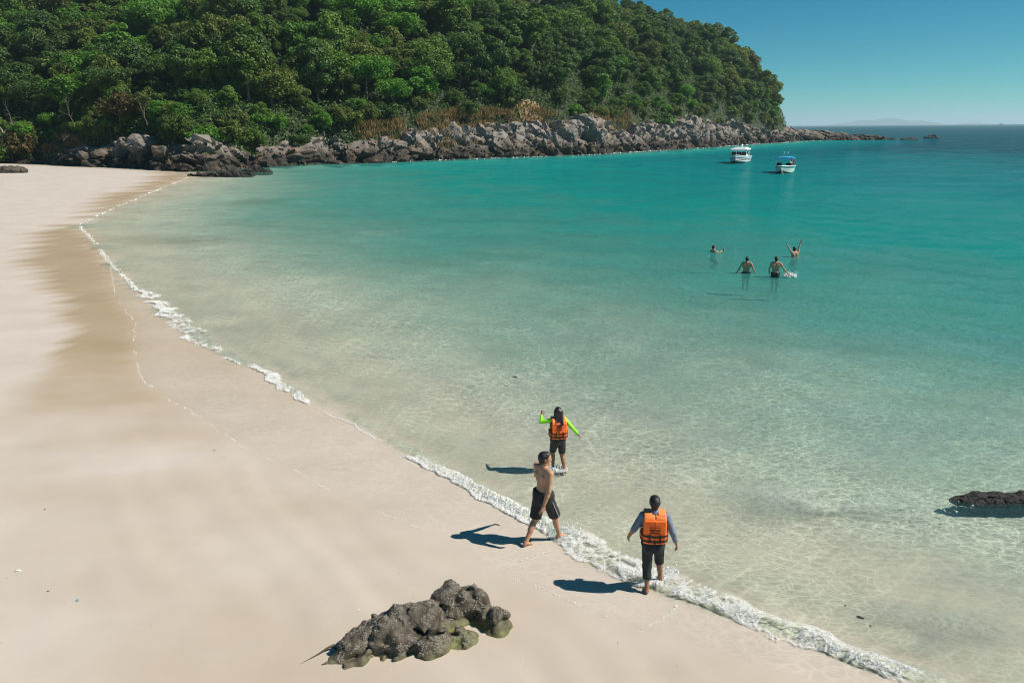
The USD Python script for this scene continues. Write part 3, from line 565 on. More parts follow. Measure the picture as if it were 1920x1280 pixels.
def project(p):
    q = np.asarray(p, float) - EYE; c = q @ fw
    return np.stack([960 + F * (q @ RT) / c, 640 - F * (q @ UP) / c, c], -1)
rg = np.random.default_rng(12)
cands = []
step_ = 5.1
for gx in np.arange(-330, 250, step_):
    for gy in np.arange(135, 640, step_):
        cands.append((gx + rg.uniform(-.48, .48) * step_, gy + rg.uniform(-.48, .48) * step_))
cands = np.array(cands)
di = -signed(LAND, cands)
_, kc = ctree.query(cands)
xin = di - HR[kc] * 0.95
ok = xin > 1.2
cands, di, kc, xin = cands[ok], di[ok], kc[ok], xin[ok]
cz_ = hill_height(cands, di)
pb = project(np.c_[cands, cz_]); ptop = project(np.c_[cands, cz_ + 10])
vis = (ptop[:, 0] > -60) & (ptop[:, 0] < 1980) & (pb[:, 1] > -60) & (pb[:, 2] > 50)
# what the ground in front hides: keep a tree only if its top stands above the nearer trees' tops by their sight line
order = np.argsort(pb[:, 2]); horizon = {}
keep = np.zeros(len(cands), bool)
for i in order:
    if not vis[i]: continue
    b0 = int(ptop[i, 0] // 14); top = ptop[i, 1]
    if any(top < horizon.get(b, 1e9) - 3 for b in (b0 - 1, b0, b0 + 1)): keep[i] = True
    if keep[i]:
        for b in (b0 - 1, b0, b0 + 1): horizon[b] = min(horizon.get(b, 1e9), top + 6)
trees = np.nonzero(keep)[0]
sizes = 1.0 / pb[trees, 2]
trees = trees[np.argsort(-sizes)]
N_TREES = len(trees)
MAXT = 272
def place_of(u):
    for lim, w in ((95, 'above left sand'), (200, 'above left outcrop'), (330, 'behind left outcrop'), (470, 'above perched boulder'), (600, 'above jagged reef'), (720, 'above brown boulders'), (860, 'over first dry grass'), (1000, 'over dry grass'), (1120, 'over bare earth bank'), (1230, 'over higher cliff'), (1340, 'above cliff end'), (1420, 'behind hard-top boat')):
        if u < lim: return w
    return 'at seaward end'
def tier_of(x): return 'at forest edge' if x < 9 else 'low on slope' if x < 24 else 'halfway uphill' if x < 44 else 'high uphill'
def size_word(q, a=0.66, b=0.98): return 'small' if q < a else 'large' if q > b else 'medium'
COLW = np.array([0.36, 0.33, 0.19, 0.12])
tone = fbm(cands * 0.03, 3, 66)
clear = [(px_, py_) for px_, py_ in [(965, 45), (222, 70), (130, 150), (215, 225), (1175, 150)]]
rest = []
for n_, i in enumerate(trees):
    u, v_ = ptop[i, 0], ptop[i, 1]
    t = tone[i] + rg.normal(0, 0.13) + (0.10 if u > 1000 else 0) - (0.10 if xin[i] < 9 and u < 1000 else 0)
    mat = 'leaf_dark' if t > 0.64 else 'leaf_mid' if t > 0.47 else 'leaf_olive' if t > 0.37 else 'leaf_bright'
    opts = [k for k in KINDS if k[1] == mat]
    kind = opts[rg.integers(len(opts))]
    edge = xin[i] < 5
    s_ = rg.choice([0.46, 0.58, 0.7, 0.82, 0.95, 1.15]) * rg.uniform(0.92, 1.08) * ((0.62 if u > 420 else 0.5) if xin[i] < (5 if u > 420 else 9) else 1.0) * (1.0 if u < 1300 else 1.12)
    loc = (cands[i, 0], cands[i, 1], cz_[i] - 0.4); rz = rg.uniform(0, 6.28)
    if n_ < MAXT:
        sw = size_word(s_); cw = {'leaf_dark': 'dark green', 'leaf_mid': 'green', 'leaf_olive': 'olive', 'leaf_bright': 'bright green'}[mat]; fwd_ = {'round': 'round', 'tall': 'tall', 'flat': 'layered'}[kind[2]]
        d_ = f'{sw} {cw} {fwd_} tree'; w_ = f'{tier_of(xin[i])} {place_of(u)}'
        x_ = instance('tree', kind[0], d_, 'tree', loc, rz, (s_, s_, s_ * rg.uniform(0.9, 1.12)), f'{cw} {fwd_} trees of the hillside forest')
        register(x_.GetPrim(), f'{d_} {w_}', f'{d_}s {w_}', u)
    else:
        rest.append((KINDS.index(kind), loc, rz, s_))
# bushes along the foot of the forest
nb = 0
rg2 = np.random.default_rng(5)
bush_groups = {}
for k in range(0, len(CL), 7):
    if not (-40 < CU[k] < 1490): continue
    p = CL[k] + INW[k] * (HR[k] * 0.95 + rg2.uniform(0.2, 7.0) ** 1.0 + (1.5 if 690 < CU[k] < 1120 else 0))
    if 690 < CU[k] < 1120 and rg2.random() < 0.5: continue
    kind = BUSH[rg2.integers(5) if CU[k] > 420 else rg2.choice([0, 1, 2, 2, 4])]; s_ = rg2.uniform(0.7, 1.35)
    z = float(hill_height(p[None])[0])
    cw = {'leaf_dark': 'dark green', 'leaf_mid': 'green', 'leaf_olive': 'olive', 'leaf_bright': 'bright green'}[kind[1]]; d_ = f'{size_word(s_, .9, 1.15)} {cw} shrub'
    x_ = instance('shrub', kind[0], d_, 'shrub', (p[0], p[1], z - 0.2), rg2.uniform(0, 6.28), s_, f'{cw} shrubs along the foot of the forest')
    register(x_.GetPrim(), f'{d_} at forest foot {place_of(CU[k])}', f'{d_}s at forest foot {place_of(CU[k])}', CU[k])
    nb += 1
# trees that stand out
def feature_tree(label, u, v, form, h, r, mat, seed, z=None, name='tree', nc=34, per=75, leaf=0.4, up=0.0):
    """A tree whose crown shows at pixel (u, v): it stands where that sight line meets the slope."""
    d = fw + ((u - 960) / F) * RT - ((v - 640) / F) * UP
    for t in np.arange(120, 420, 0.5):
        p = EYE + d * t
        if -signed(LAND, p[None, :2])[0] > 2 and hill_height(p[None, :2])[0] > p[2] - h * 0.6: break
    zz = float(hill_height(p[None, :2])[0])
    t_ = thing(name, label, 'tree', (p[0], p[1], zz - 0.3 + up), seed * 1.7)
    crown, trunk = make_tree(seed, h, r, nc, per, leaf, form)
    obj('crown', crown, mat, t_); obj('trunk', trunk, 'bark', t_, smooth=True)
feature_tree('yellow orange tree in full colour high on the middle of the hill', 962, 52, 'round', 9, 2.6, 'leaf_rust', 71, nc=14)
feature_tree('vivid green leafy tree standing out high on the left of the hill', 222, 78, 'tall', 13, 3.2, 'leaf_bright', 72)
feature_tree('wide low spreading vivid green tree on the left of the hill', 135, 140, 'flat', 9, 5.0, 'leaf_bright', 73)
feature_tree('brownish flat-topped tree above the rocks near the left sand', 222, 205, 'flat', 8, 4.2, 'leaf_rust', 74, nc=26, per=45)
feature_tree('rust-tinged shrubby tree overhanging the sand at the far left', 40, 265, 'round', 6, 3.6, 'leaf_rust', 75, nc=26, per=50)
feature_tree('vivid light green tree with an open crown above the dry grass on the cliff', 1130, 160, 'round', 10, 3.4, 'leaf_bright', 76, nc=20)
# undergrowth that fills the slope between the trunks
ku = rg.integers(0, len(CL), 190000)
q = CL[ku] + INW[ku] * (HR[ku, None] * 0.95 + 0.3 + np.abs(rg.normal(0, 22, (len(ku), 1)))) + rg.normal(0, 0.5, (len(ku), 2))
dq = -signed(LAND, q); _, kq = ctree.query(q); xq = dq - HR[kq] * 0.95
q, dq = q[xq > 0.3], dq[xq > 0.3]; zq = hill_height(q, dq); pq = project(np.c_[q, zq + 2])
sel = (pq[:, 0] > -50) & (pq[:, 0] < 1960) & (pq[:, 1] > -30) & (pq[:, 2] > 50) & (pq[:, 2] < 480)
q, zq = q[sel][:90000], zq[sel][:90000]
cards = leaf_cards(np.c_[q, zq + rg.uniform(0.1, 1.8, len(q))], rg.normal(0, .5, (len(q), 3)) + [0, -0.3, 0.8], rg.uniform(0.18, 0.46, len(q)), rg)
obj('undergrowth', cards, 'leaf_dark', label='dense green undergrowth filling the slope between the tree trunks', cat='undergrowth', kind='stuff')
if rest:
    pi = UsdGeom.PointInstancer.Define(stage, '/World/distant_forest')
    data(pi.GetPrim(), 'far green treetops closing the top of the hill and its skyline', 'forest', kind='stuff')
    used_k = sorted({r_[0] for r_ in rest})
    for a in used_k:
        pr = stage.DefinePrim(f'/World/distant_forest/canopy_{a:03d}', 'Xform'); pr.GetReferences().AddInternalReference(KINDS[a][0])
    pi.CreatePrototypesRel().SetTargets([f'/World/distant_forest/canopy_{a:03d}' for a in used_k])
    pi.CreateProtoIndicesAttr([used_k.index(r_[0]) for r_ in rest])
    pi.CreatePositionsAttr([Gf.Vec3f(*map(float, r_[1])) for r_ in rest])
    pi.CreateOrientationsAttr([Gf.Quath(math.cos(r_[2] / 2), 0, 0, math.sin(r_[2] / 2)) for r_ in rest])
    pi.CreateScalesAttr([Gf.Vec3f(float(r_[3])) for r_ in rest])
print('trees', N_TREES, 'single', min(N_TREES, MAXT), 'bushes', nb)

# a crust of loose stones set into the face of the rocks
rs = np.random.default_rng(9)
pi = UsdGeom.PointInstancer.Define(stage, '/World/loose_stones')
data(pi.GetPrim(), 'countless angular stones and blocks broken from the rocky bank all along the bay', 'stones', kind='stuff')
for a in range(6):
    pr = stage.DefinePrim(f'/World/loose_stones/block_{a:03d}', 'Xform'); pr.GetReferences().AddInternalReference(f'/boulder_kind_{a}')
pi.CreatePrototypesRel().SetTargets([f'/World/loose_stones/block_{a:03d}' for a in range(6)])
FL = flat.reshape(len(CL), NT, 3)
ii = rs.integers(0, len(CL), 5200); jj = rs.integers(4, int(NT * 0.80), 5200)
okk = (CU[ii] > 40) & (CU[ii] < 1640)
ii, jj = ii[okk], jj[okk]
sc_ = rs.choice([0.4, 0.6, 0.85, 1.2, 1.9], len(ii), p=[.36, .34, .20, .09, .01]) * np.interp(CU[ii], [60, 500, 850, 1400], [0.62, 0.75, 0.72, 0.95])
pi.CreateProtoIndicesAttr([int(k) for k in rs.integers(0, 6, len(ii))])
pi.CreatePositionsAttr(Vt.Vec3fArray.FromNumpy((FL[ii, jj] - np.c_[np.zeros((len(ii), 2)), sc_ * 0.12]).astype(np.float32)))
qs = rs.normal(size=(len(ii), 4)) * [1, .35, .35, 1]; qs /= np.linalg.norm(qs, axis=1, keepdims=True)
pi.CreateOrientationsAttr([Gf.Quath(*map(float, q_)) for q_ in qs])
pi.CreateScalesAttr(Vt.Vec3fArray.FromNumpy((sc_[:, None] * rs.uniform(0.75, 1.25, (len(ii), 3))).astype(np.float32)))

# dry grass and bare earth along the top of the cliff
M('dry_grass_look', {'g': ('geometry', {}), 'r': ('rgb_ramp', {'ramp': [(0.0, (0.22, 0.15, 0.06)), (0.4, (0.40, 0.27, 0.11)), (0.7, (0.46, 0.34, 0.16)), (1.0, (0.22, 0.24, 0.07))]}), 'p': ('principled_bsdf', {'roughness': 0.8, 'specular_ior_level': 0.2}), 't': ('translucent_bsdf', {}), 'x': ('mix_closure', {'fac': 0.25})},
  [('g.random_per_island', 'r.fac'), ('r.color', 'p.base_color'), ('r.color', 't.color'), ('p.BSDF', 'x.closure1'), ('t.BSDF', 'x.closure2')], surface='x.closure')
def blades(ctr, n, spread, hgt, width, rng):
    c = ctr[rng.integers(0, len(ctr), n)] + rng.normal(0, spread, (n, 3)) * [1, 1, 0.15]
    h_ = hgt * rng.uniform(0.5, 1.3, n)[:, None]; a = rng.uniform(0, 6.28, n); lean = rng.normal(0, 0.35, (n, 3)) * [1, 1, 0] * h_
    w = np.c_[np.cos(a), np.sin(a), a * 0] * width * rng.uniform(.6, 1.4, n)[:, None]
    v = np.stack([c - w, c + w, c + lean * 0.5 + [0, 0, 0.6] * h_ + w * 0.6, c + lean + [0, 0, 1] * h_], 1).reshape(-1, 3)
    i = np.arange(n)[:, None] * 4
    return v, np.vstack([i + [0, 1, 2], i + [0, 2, 3]])
def bank(u0, u1, o0, o1, n, rng):
    ks = np.nonzero((CU > u0) & (CU < u1))[0]; k = rng.choice(ks, n)
    p = CL[k] + INW[k] * (HR[k] * 0.95 + rng.uniform(o0, o1, n))[:, None]
    return np.c_[p, hill_height(p) - 0.1]
rgb_ = np.random.default_rng(21)
c1 = bank(690, 1250, -0.8, 3.0, 500, rgb_); c1 = c1[fbm(c1 * [0.1, 0.1, 0], 2, 9) > 0.40]
obj('dry_grass', blades(c1, 20000, 0.9, 1.15, 0.09, rgb_), 'dry_grass_look', label='tall tan dry grass growing along the top of the rocky bank', cat='grass', kind='stuff')
c2 = bank(60, 130, -1.0, 1.5, 40, rgb_)
obj('dry_grass', blades(c2, 1200, 0.5, 1.2, 0.08, rgb_), 'dry_grass_look', label='short orange dry grass on the rock outcrop above left sand', cat='grass', kind='stuff')
plain('bare_earth', (0.27, 0.165, 0.09), 0.95, 0.25, 1.2, bump=0.6)
ks = np.nonzero((CU > 1015) & (CU < 1062))[0]
ep = np.stack([CL[ks] + INW[ks] * (HR[ks, None] * 0.95 + o_) for o_ in np.linspace(-0.8, 4.0, 14)], 1)
ez = hill_height(ep) + 0.5 * np.sin(np.linspace(0, np.pi, len(ks)))[:, None] + (fbm(ep * 0.8, 3, 5) - 0.5) * 1.1
obj('earth_bank', (np.concatenate([ep, ez[..., None]], -1).reshape(-1, 3), grid_faces(len(ks), 14)[:, ::-1]), 'bare_earth', smooth=True, kind='structure')

def branchy(p0, p1, r0, seed, n=5, up=0.5):
    g = np.random.default_rng(seed); p0, p1 = np.array(p0, float), np.array(p1, float); L = np.linalg.norm(p1 - p0)
    t = np.linspace(0, 1, 7); ax = p0 + (p1 - p0) * t[:, None] + np.r_[[[0, 0, 0]], g.normal(0, 0.03 * L, (6, 3))]
    out = [tube(ax, r0 * (1 - 0.75 * t), 7)]
    for k in range(n):
        s_ = ax[2 + k % 5]; e = s_ + g.normal(0, 0.22 * L, 3) + [0, 0, up * 0.25 * L]
        out.append(tube([s_, (s_ + e) / 2 + g.normal(0, .03 * L, 3), e], [r0 * 0.45, r0 * 0.3, r0 * 0.1], 5))
    return cat(*out)
def on_slope(u, v, lift=0.0):
    d = fw + ((u - 960) / F) * RT - ((v - 640) / F) * UP
    for t in np.arange(100, 420, 0.5):
        p = EYE + d * t
        if -signed(LAND, p[None, :2])[0] > 0.5 and hill_height(p[None, :2])[0] + lift > p[2]: break
    return p
a = on_slope(-6, 232, 5.0); b = on_slope(22, 247, 3.5)
obj('leaning_trunk', branchy(a + [0, -2, 0], b + [0, -2.5, -0.3], 0.22, 3, 3), 'bare_wood', smooth=True, label='bare pale trunk leaning out of the trees at the far left', cat='tree trunk')
a = on_slope(127, 266, 1.5); b = on_slope(138, 256, 2.0)
obj('driftwood', branchy(a + [0, -1.5, 0.3], b + [0, -1.5, 0.5], 0.13, 8, 3), 'bare_wood', smooth=True, label='bleached dead branch lying on the rock outcrop above left sand', cat='driftwood')
for k_, (u, v, lab) in enumerate([(150, 215, 'thin pale leaning tree trunk among the leaves at the left, upper of two'), (38, 215, 'pale bare forked branches showing through the trees at the far left'),
                                  (285, 210, 'slender grey bare sapling standing beside the brownish flat-topped tree')]):
    p = on_slope(u, v, 5.0) + [0, -4.0, 0]
    obj('bare_tree', branchy(p + [0.5, 0, -2.6], p + [-0.6, 0, 2.2], 0.09, 30 + k_, 7, 1.0), 'bark', smooth=True, label=lab, cat='tree')

# ------------------------------------------------------------------ distant islands, ship
plain('island_look', (0.05, 0.08, 0.045), 0.95, 0.3, 0.002)
def island(label, u0, u1, D, peaks, depth_m, seed):
    x0, x1 = [(u - 960) / F * D * 0.96 for u in (u0, u1)]
    n, m_ = 90, 16
    gx_, gy_ = np.linspace(x0, x1, n), np.linspace(-1, 1, m_)
    prof = np.interp(np.linspace(0, 1, n), *zip(*peaks)) * D / F
    z = prof[:, None] * np.maximum(1 - gy_[None] ** 2, 0) * (0.85 + 0.3 * fbm(np.stack(np.meshgrid(np.arange(n) * .12, np.arange(m_) * .3, indexing='ij'), -1), 4, seed)) - 2
    v = np.stack([np.repeat(gx_[:, None], m_, 1), D + gy_[None] * depth_m + np.zeros((n, 1)), z], -1)
    obj('island', (v.reshape(-1, 3), grid_faces(n, m_)), 'island_look', smooth=True, label=label, cat='island')
island('faint blue hilly island low on the horizon right of the headland', 1555, 1738, 14000, [(0, 0.3), (.12, 1.5), (.25, 5), (.37, 9), (.46, 8), (.55, 9.5), (.61, 12.5), (.66, 11.5), (.72, 8.5), (.82, 7), (.9, 8), (.95, 6.5), (1, 0.3)], 900, 2)
island('barely visible low island on the horizon between the hilly island and the ship', 1812, 1850, 16000, [(0, .2), (.3, 2.5), (.55, 3.5), (.8, 2.2), (1, .2)], 500, 4)

# ------------------------------------------------------------------ boats
def hull_sections(L, B, H0, rise, n=26):
    u = np.linspace(0, 1, n)
    bs = B / 2 * (1 - np.clip((u - .40) / .60, 0, 1) ** 2.3) + 0.03
    bc = bs * (0.86 - 0.40 * np.clip((u - .5) / .5, 0, 1) ** 1.5)
    zs = H0 + rise * u ** 1.8
    zc = 0.06 + 0.55 * np.clip((u - .45) / .55, 0, 1) ** 2
    zk = -0.40 + 0.62 * np.clip((u - .62) / .38, 0, 1) ** 2.2
    xsr = L * (u - 0.5); xk = L * (u * 0.95 - 0.5)
    return u, bs, bc, zs, zc, zk, xsr, xk
def loft(rows):
    """rows: list of (n, 3) lines from port to starboard, one beside the other."""
    a = np.stack(rows, 1); return a.reshape(-1, 3), grid_faces(a.shape[0], a.shape[1])
def strip(sec, f0, f1, side, proud):
    """Band on the flank between fractions f0 and f1 of the way from chine to sheer."""
    u, bs, bc, zs, zc, zk, xsr, xk = sec
    rows = []
    for f in np.linspace(f0, f1, 3):
        y = bc + (bs - bc) * f; x = xk + (xsr - xk) * (0.4 + 0.6 * f)
        rows.append(np.c_[x + proud * (u > .9), side * (y + proud), zc + (zs - zc) * f])
    return loft(rows if side > 0 else rows[::-1])
def boat_hull(t, sec, mats):
    sides = {}
    u, bs, bc, zs, zc, zk, xsr, xk = sec
    xm = xk + (xsr - xk) * 0.4
    sheer = lambda s_: np.c_[xsr, s_ * bs, zs]; chine = lambda s_: np.c_[xm, s_ * bc, zc]
    keel = np.c_[xk, xk * 0, zk]
    v1, f1 = loft([chine(1), keel, chine(-1)]); obj('hull_bottom', (v1, f1), mats['bottom'], t, smooth=40)
    for s_ in (1, -1):
        mid = (sheer(s_) + chine(s_)) / 2
        rows = [sheer(s_), mid, chine(s_)]
        sides[s_] = obj('hull_side', loft(rows if s_ > 0 else rows[::-1]), mats['side'], t, smooth=40)
    tr = np.array([[xsr[0], bs[0], zs[0]], [xm[0], bc[0], zc[0]], [xk[0], 0, zk[0]], [xm[0], -bc[0], zc[0]], [xsr[0], -bs[0], zs[0]]])
    obj('transom', (tr, np.array([[0, 2, 1], [0, 4, 2], [4, 3, 2]])), mats['side'], t)
    for s_ in (1, -1):
        obj('gunwale', tube(sheer(s_) + [0, 0, 0.02], 0.06, 6), mats['rail'], t, smooth=True)
    return sides
white = plain('boat_white', (0.80, 0.80, 0.78), 0.25, 0.03, 2.0)
plain('boat_green_white', (0.52, 0.66, 0.60), 0.3, 0.05, 2.0); plain('boat_teal', (0.02, 0.18, 0.22), 0.35, 0.1); plain('boat_red', (0.30, 0.035, 0.03), 0.4, 0.1)
plain('boat_bottom', (0.10, 0.05, 0.045), 0.6, 0.3, 2.0); plain('boat_navy', (0.02, 0.03, 0.10), 0.35, 0.1); plain('boat_glass', (0.012, 0.018, 0.022), 0.08, 0.1)
plain('canopy_blue', (0.02, 0.27, 0.50), 0.8, 0.12, 4.0); plain('jacket_red', (0.62, 0.06, 0.03), 0.7, 0.15); plain('flag_red', (0.60, 0.05, 0.06), 0.8, 0.1); plain('steel', (0.55, 0.55, 0.55), 0.3, 0.05, metal=0.8)
plain('seat_grey', (0.25, 0.25, 0.27), 0.7, 0.1); plain('rope', (0.55, 0.48, 0.34), 0.9, 0.2)
def rounded(size, r=0.08, loc=(0, 0, 0)):
    """A box with rounded corners (hull of eight balls)."""
    s = trimesh.creation.icosphere(1, r).vertices; h = np.array(size) / 2 - r
    pts = np.vstack([s + h * np.array(c) for c in np.ndindex(2, 2, 2) for c in [np.array(c) * 2 - 1]])
    m_ = trimesh.convex.convex_hull(pts); m_.apply_translation(loc); return m_
def heading_rz(dx, dy): return math.atan2(dy, dx)

g1 = ground_at(1385, 306.5); view = np.array(g1[:2]) / np.linalg.norm(g1[:2]); left = np.array([-view[1], view[0]])
hd1 = -view * math.cos(.14) + left * math.sin(.14)
t = thing('speedboat', 'white speedboat with a hard top, red lifejackets and dark windows, anchored nearer the rocks', 'boat', (g1[0] + view[0] * 2.5, g1[1] + view[1] * 2.5, 0.0), heading_rz(*hd1))
sec = hull_sections(9.6, 3.6, 1.15, 0.45)
flank = boat_hull(t, sec, {'bottom': 'boat_bottom', 'side': 'boat_white', 'rail': 'boat_white'})
for s_ in (1, -1):
    obj('teal_stripe', strip(sec, 0.02, 0.16, s_, 0.012), 'boat_teal', flank[s_]); obj('red_stripe', strip(sec, 0.34, 0.44, s_, 0.012), 'boat_red', flank[s_]); obj('teal_stripe', strip(sec, 0.56, 0.72, s_, 0.012), 'boat_teal', flank[s_])
u, bs, bc, zs, zc, zk, xsr, xk = sec
k0 = 13
obj('foredeck', loft([np.c_[xsr[k0:], bs[k0:] * f, zs[k0:] + 0.22 * (1 - f * f) * (1 - (u[k0:] - u[k0]) / .55)] for f in (1, .6, .25, -.25, -.6, -1)]), 'boat_white', t, smooth=True)
obj('cockpit_floor', box(4.6, 2.7, 0.06, (-2.3, 0, 0.55)), 'seat_grey', t)
for y in (-.75, .75): obj('bench', rounded((3.2, .5, .45), .06, (-2.2, y, .82)), 'seat_grey', t)
# windscreen: dark panes between white pillars
pil = []
for y in (-1.5, -0.5, 0.5, 1.5):
    pil.append(tube([(1.0 - 0.25 * abs(y) ** 2 * .2, y * 0.95, 1.35), (0.35, y * 0.93, 2.35)], 0.045, 6))
for k_, p_ in enumerate(pil): obj('pillar', p_, 'boat_white', t, smooth=True)
for x_p in (-1.6, -3.9):
    for y in (-1.5, 1.5): obj('pillar', tube([(x_p, y * .95, 1.2), (x_p, y * .93, 2.4)], 0.05, 6), 'boat_white', t, smooth=True)
for y0, y1 in ((-1.38, -.48), (-.42, .42), (.48, 1.38)):
    v = np.array([(0.96, y0, 1.5), (0.96, y1, 1.5), (0.50, y1, 2.05), (0.50, y0, 2.05)]); v = np.vstack([v, v - [0.03, 0, 0.01]])
    obj('windscreen', trimesh.convex.convex_hull(v), 'boat_glass', t)
for y in (-1.42, 1.42): obj('side_window', box(2.3, 0.03, 0.5, (-0.55, y, 1.85)), 'boat_glass', t)
for y in (-1.45, 1.45): obj('cabin_side', rounded((2.6, .1, .45), .04, (-.3, y, 1.38)), 'boat_white', t)
obj('roof', rounded((5.4, 3.3, 0.34), .15, (-1.6, 0, 2.55)), 'boat_white', t, smooth=30); obj('roof_crown', rounded((4.0, 2.4, .3), .14, (-1.8, 0, 2.78)), 'boat_white', t, smooth=30)
obj('radar', cat(trimesh.creation.cylinder(.04, .45, transform=trimesh.transformations.translation_matrix((-1.2, .25, 3.1))), trimesh.creation.capsule(.22, .18, transform=trimesh.transformations.translation_matrix((-1.2, .25, 3.3)))), 'boat_white', t, smooth=True)
obj('antenna', tube([(-1.3, -.5, 2.85), (-1.35, -.5, 3.75)], .035, 6), 'boat_white', t)
for k_, (x_p, y) in enumerate([(0.35, .55), (0.4, .2), (0.3, -.35), (0.32, -.75), (-.4, .9)]): obj('lifejacket', rounded((.3, .42, .3), .1, (x_p, y, 1.72)), 'jacket_red', t, smooth=True)
for y in (-.6, .6): obj('outboard_engine', cat(rounded((.5, .4, .6), .1, (-5.0, y, 1.15)), box(.18, .14, 1.1, (-5.0, y, .5))), 'boat_glass', t)

g2 = ground_at(1469, 326); view = np.array(g2[:2]) / np.linalg.norm(g2[:2]); left = np.array([-view[1], view[0]])
hd2 = -view * math.cos(.10) + left * math.sin(.10)
t = thing('speedboat', 'smaller pale green boat under a blue canvas canopy, with a red flag on its side', 'boat', (g2[0] + view[0] * 3, g2[1] + view[1] * 3, 0.0), heading_rz(*hd2))
sec = hull_sections(7.4, 2.7, 0.92, 0.22)
flank = boat_hull(t, sec, {'bottom': 'boat_bottom', 'side': 'boat_green_white', 'rail': 'boat_white'})
for s_ in (1, -1): obj('teal_stripe', strip(sec, 0.72, 0.90, s_, 0.012), 'boat_teal', flank[s_])
u, bs, bc, zs, zc, zk, xsr, xk = sec
obj('foredeck', loft([np.c_[xsr[14:], bs[14:] * f, zs[14:] + 0.16 * (1 - f * f) * (1 - (u[14:] - u[14]) / .5)] for f in (1, .5, 0, -.5, -1)]), 'boat_white', t, smooth=True)
obj('cockpit_floor', box(3.8, 2.2, .06, (-1.7, 0, .45)), 'seat_grey', t)
for y, w_ in ((-.72, .8), (.72, .8)):
    v = np.array([(.35, y - w_ / 2, 1.08), (.35, y + w_ / 2, 1.08), (.05, y + w_ / 2 * .85, 1.5), (.05, y - w_ / 2 * .85, 1.5)]); v = np.vstack([v, v - [.04, 0, .01]])
    obj('windscreen', trimesh.convex.convex_hull(v), 'boat_glass', t); obj('console', rounded((.6, .8, .6), .06, (-.25, y, .85)), 'boat_white', t)
for x_p in (0.1, -2.8):
    for y in (-1.15, 1.15): obj('canopy_post', tube([(x_p, y, .95), (x_p, y, 2.25)], .035, 6), 'steel', t, smooth=True)
cx, cy = np.meshgrid(np.linspace(.4, -3.1, 14), np.linspace(-1.3, 1.3, 11), indexing='ij')
cz2 = 2.35 - .14 * (cy / 1.3) ** 2 - 0.05 * np.sin((cx + 3) * 2.6) ** 2
top_ = np.stack([cx, cy, cz2], -1).reshape(-1, 3); q_ = grid_faces(14, 11)
obj('canopy', (np.vstack([top_, top_ - [0, 0, .05]]), np.vstack([q_[:, ::-1], q_ + len(top_)])), 'canopy_blue', t, smooth=40)
obj('canopy_edge', rounded((.06, 2.65, .26), .025, (.42, 0, 2.17)), 'canopy_blue', t)
obj('flag', (lambda a: (a.reshape(-1, 3), grid_faces(8, 6)))(np.stack([np.full((8, 6), -.2) + .06 * np.sin(np.linspace(0, 5, 8))[:, None], 1.28 + np.linspace(-.40, .12, 8)[:, None] + np.zeros((1, 6)), 1.15 + np.linspace(0, .85, 6)[None] + np.zeros((8, 1))], -1)), 'flag_red', t, smooth=True)
for y in (-.28, .28):
    obj('lamp_pole', tube([(-1.2, y, 2.3), (-1.2, y, 2.95)], .018, 5), 'steel', t); obj('lamp', trimesh.creation.icosphere(2, .09).apply_translation((-1.2, y, 2.98)), 'boat_white', t, smooth=True)
obj('lifejacket', rounded((.3, .35, .3), .1, (.0, 1.0, 1.55)), 'boat_white', t, smooth=True)
obj('anchor_rope', tube([(3.55, 0, .95), (3.9, .1, .5), (4.5, .45, -.05), (5.2, .8, -.4)], .03, 5), 'rope', t, smooth=True)
obj('outboard_engine', cat(rounded((.45, .38, .55), .1, (-3.9, 0, 1.0)), box(.16, .12, 1.0, (-3.9, 0, .4))), 'boat_glass', t)

gs = ground_at(1878, 235.2); sc = 5200 / np.linalg.norm(gs[:2]); gs = gs * sc
t = thing('fishing_ship', 'tiny dark fishing ship far out on the horizon at the right', 'ship', (gs[0], gs[1], 0), 0.05)
plain('ship_dark', (0.03, 0.035, 0.04), 0.7, 0.2, 0.3)
s2 = hull_sections(24, 7, 2.4, 2.2); uu_, bs, bc, zs, zc, zk, xsr, xk = s2
obj('hull', loft([np.c_[xsr, bs, zs], np.c_[xk, bc, zc], np.c_[xk, xk * 0, zk], np.c_[xk, -bc, zc], np.c_[xsr, -bs, zs], np.c_[xsr, xsr * 0, zs], np.c_[xsr, bs, zs]]), 'ship_dark', t)
obj('wheelhouse', rounded((6, 5, 6.5), .3, (-4, 0, 5.6)), 'ship_dark', t); obj('mast', tube([(5, 0, 3), (5, 0, 13)], .35, 6), 'ship_dark', t); obj('boom', tube([(5, 0, 6), (-1, 0, 11)], .25, 6), 'ship_dark', t); obj('net_pile', rounded((6, 4, 3), .8, (-9, 0, 3.2)), 'ship_dark', t)

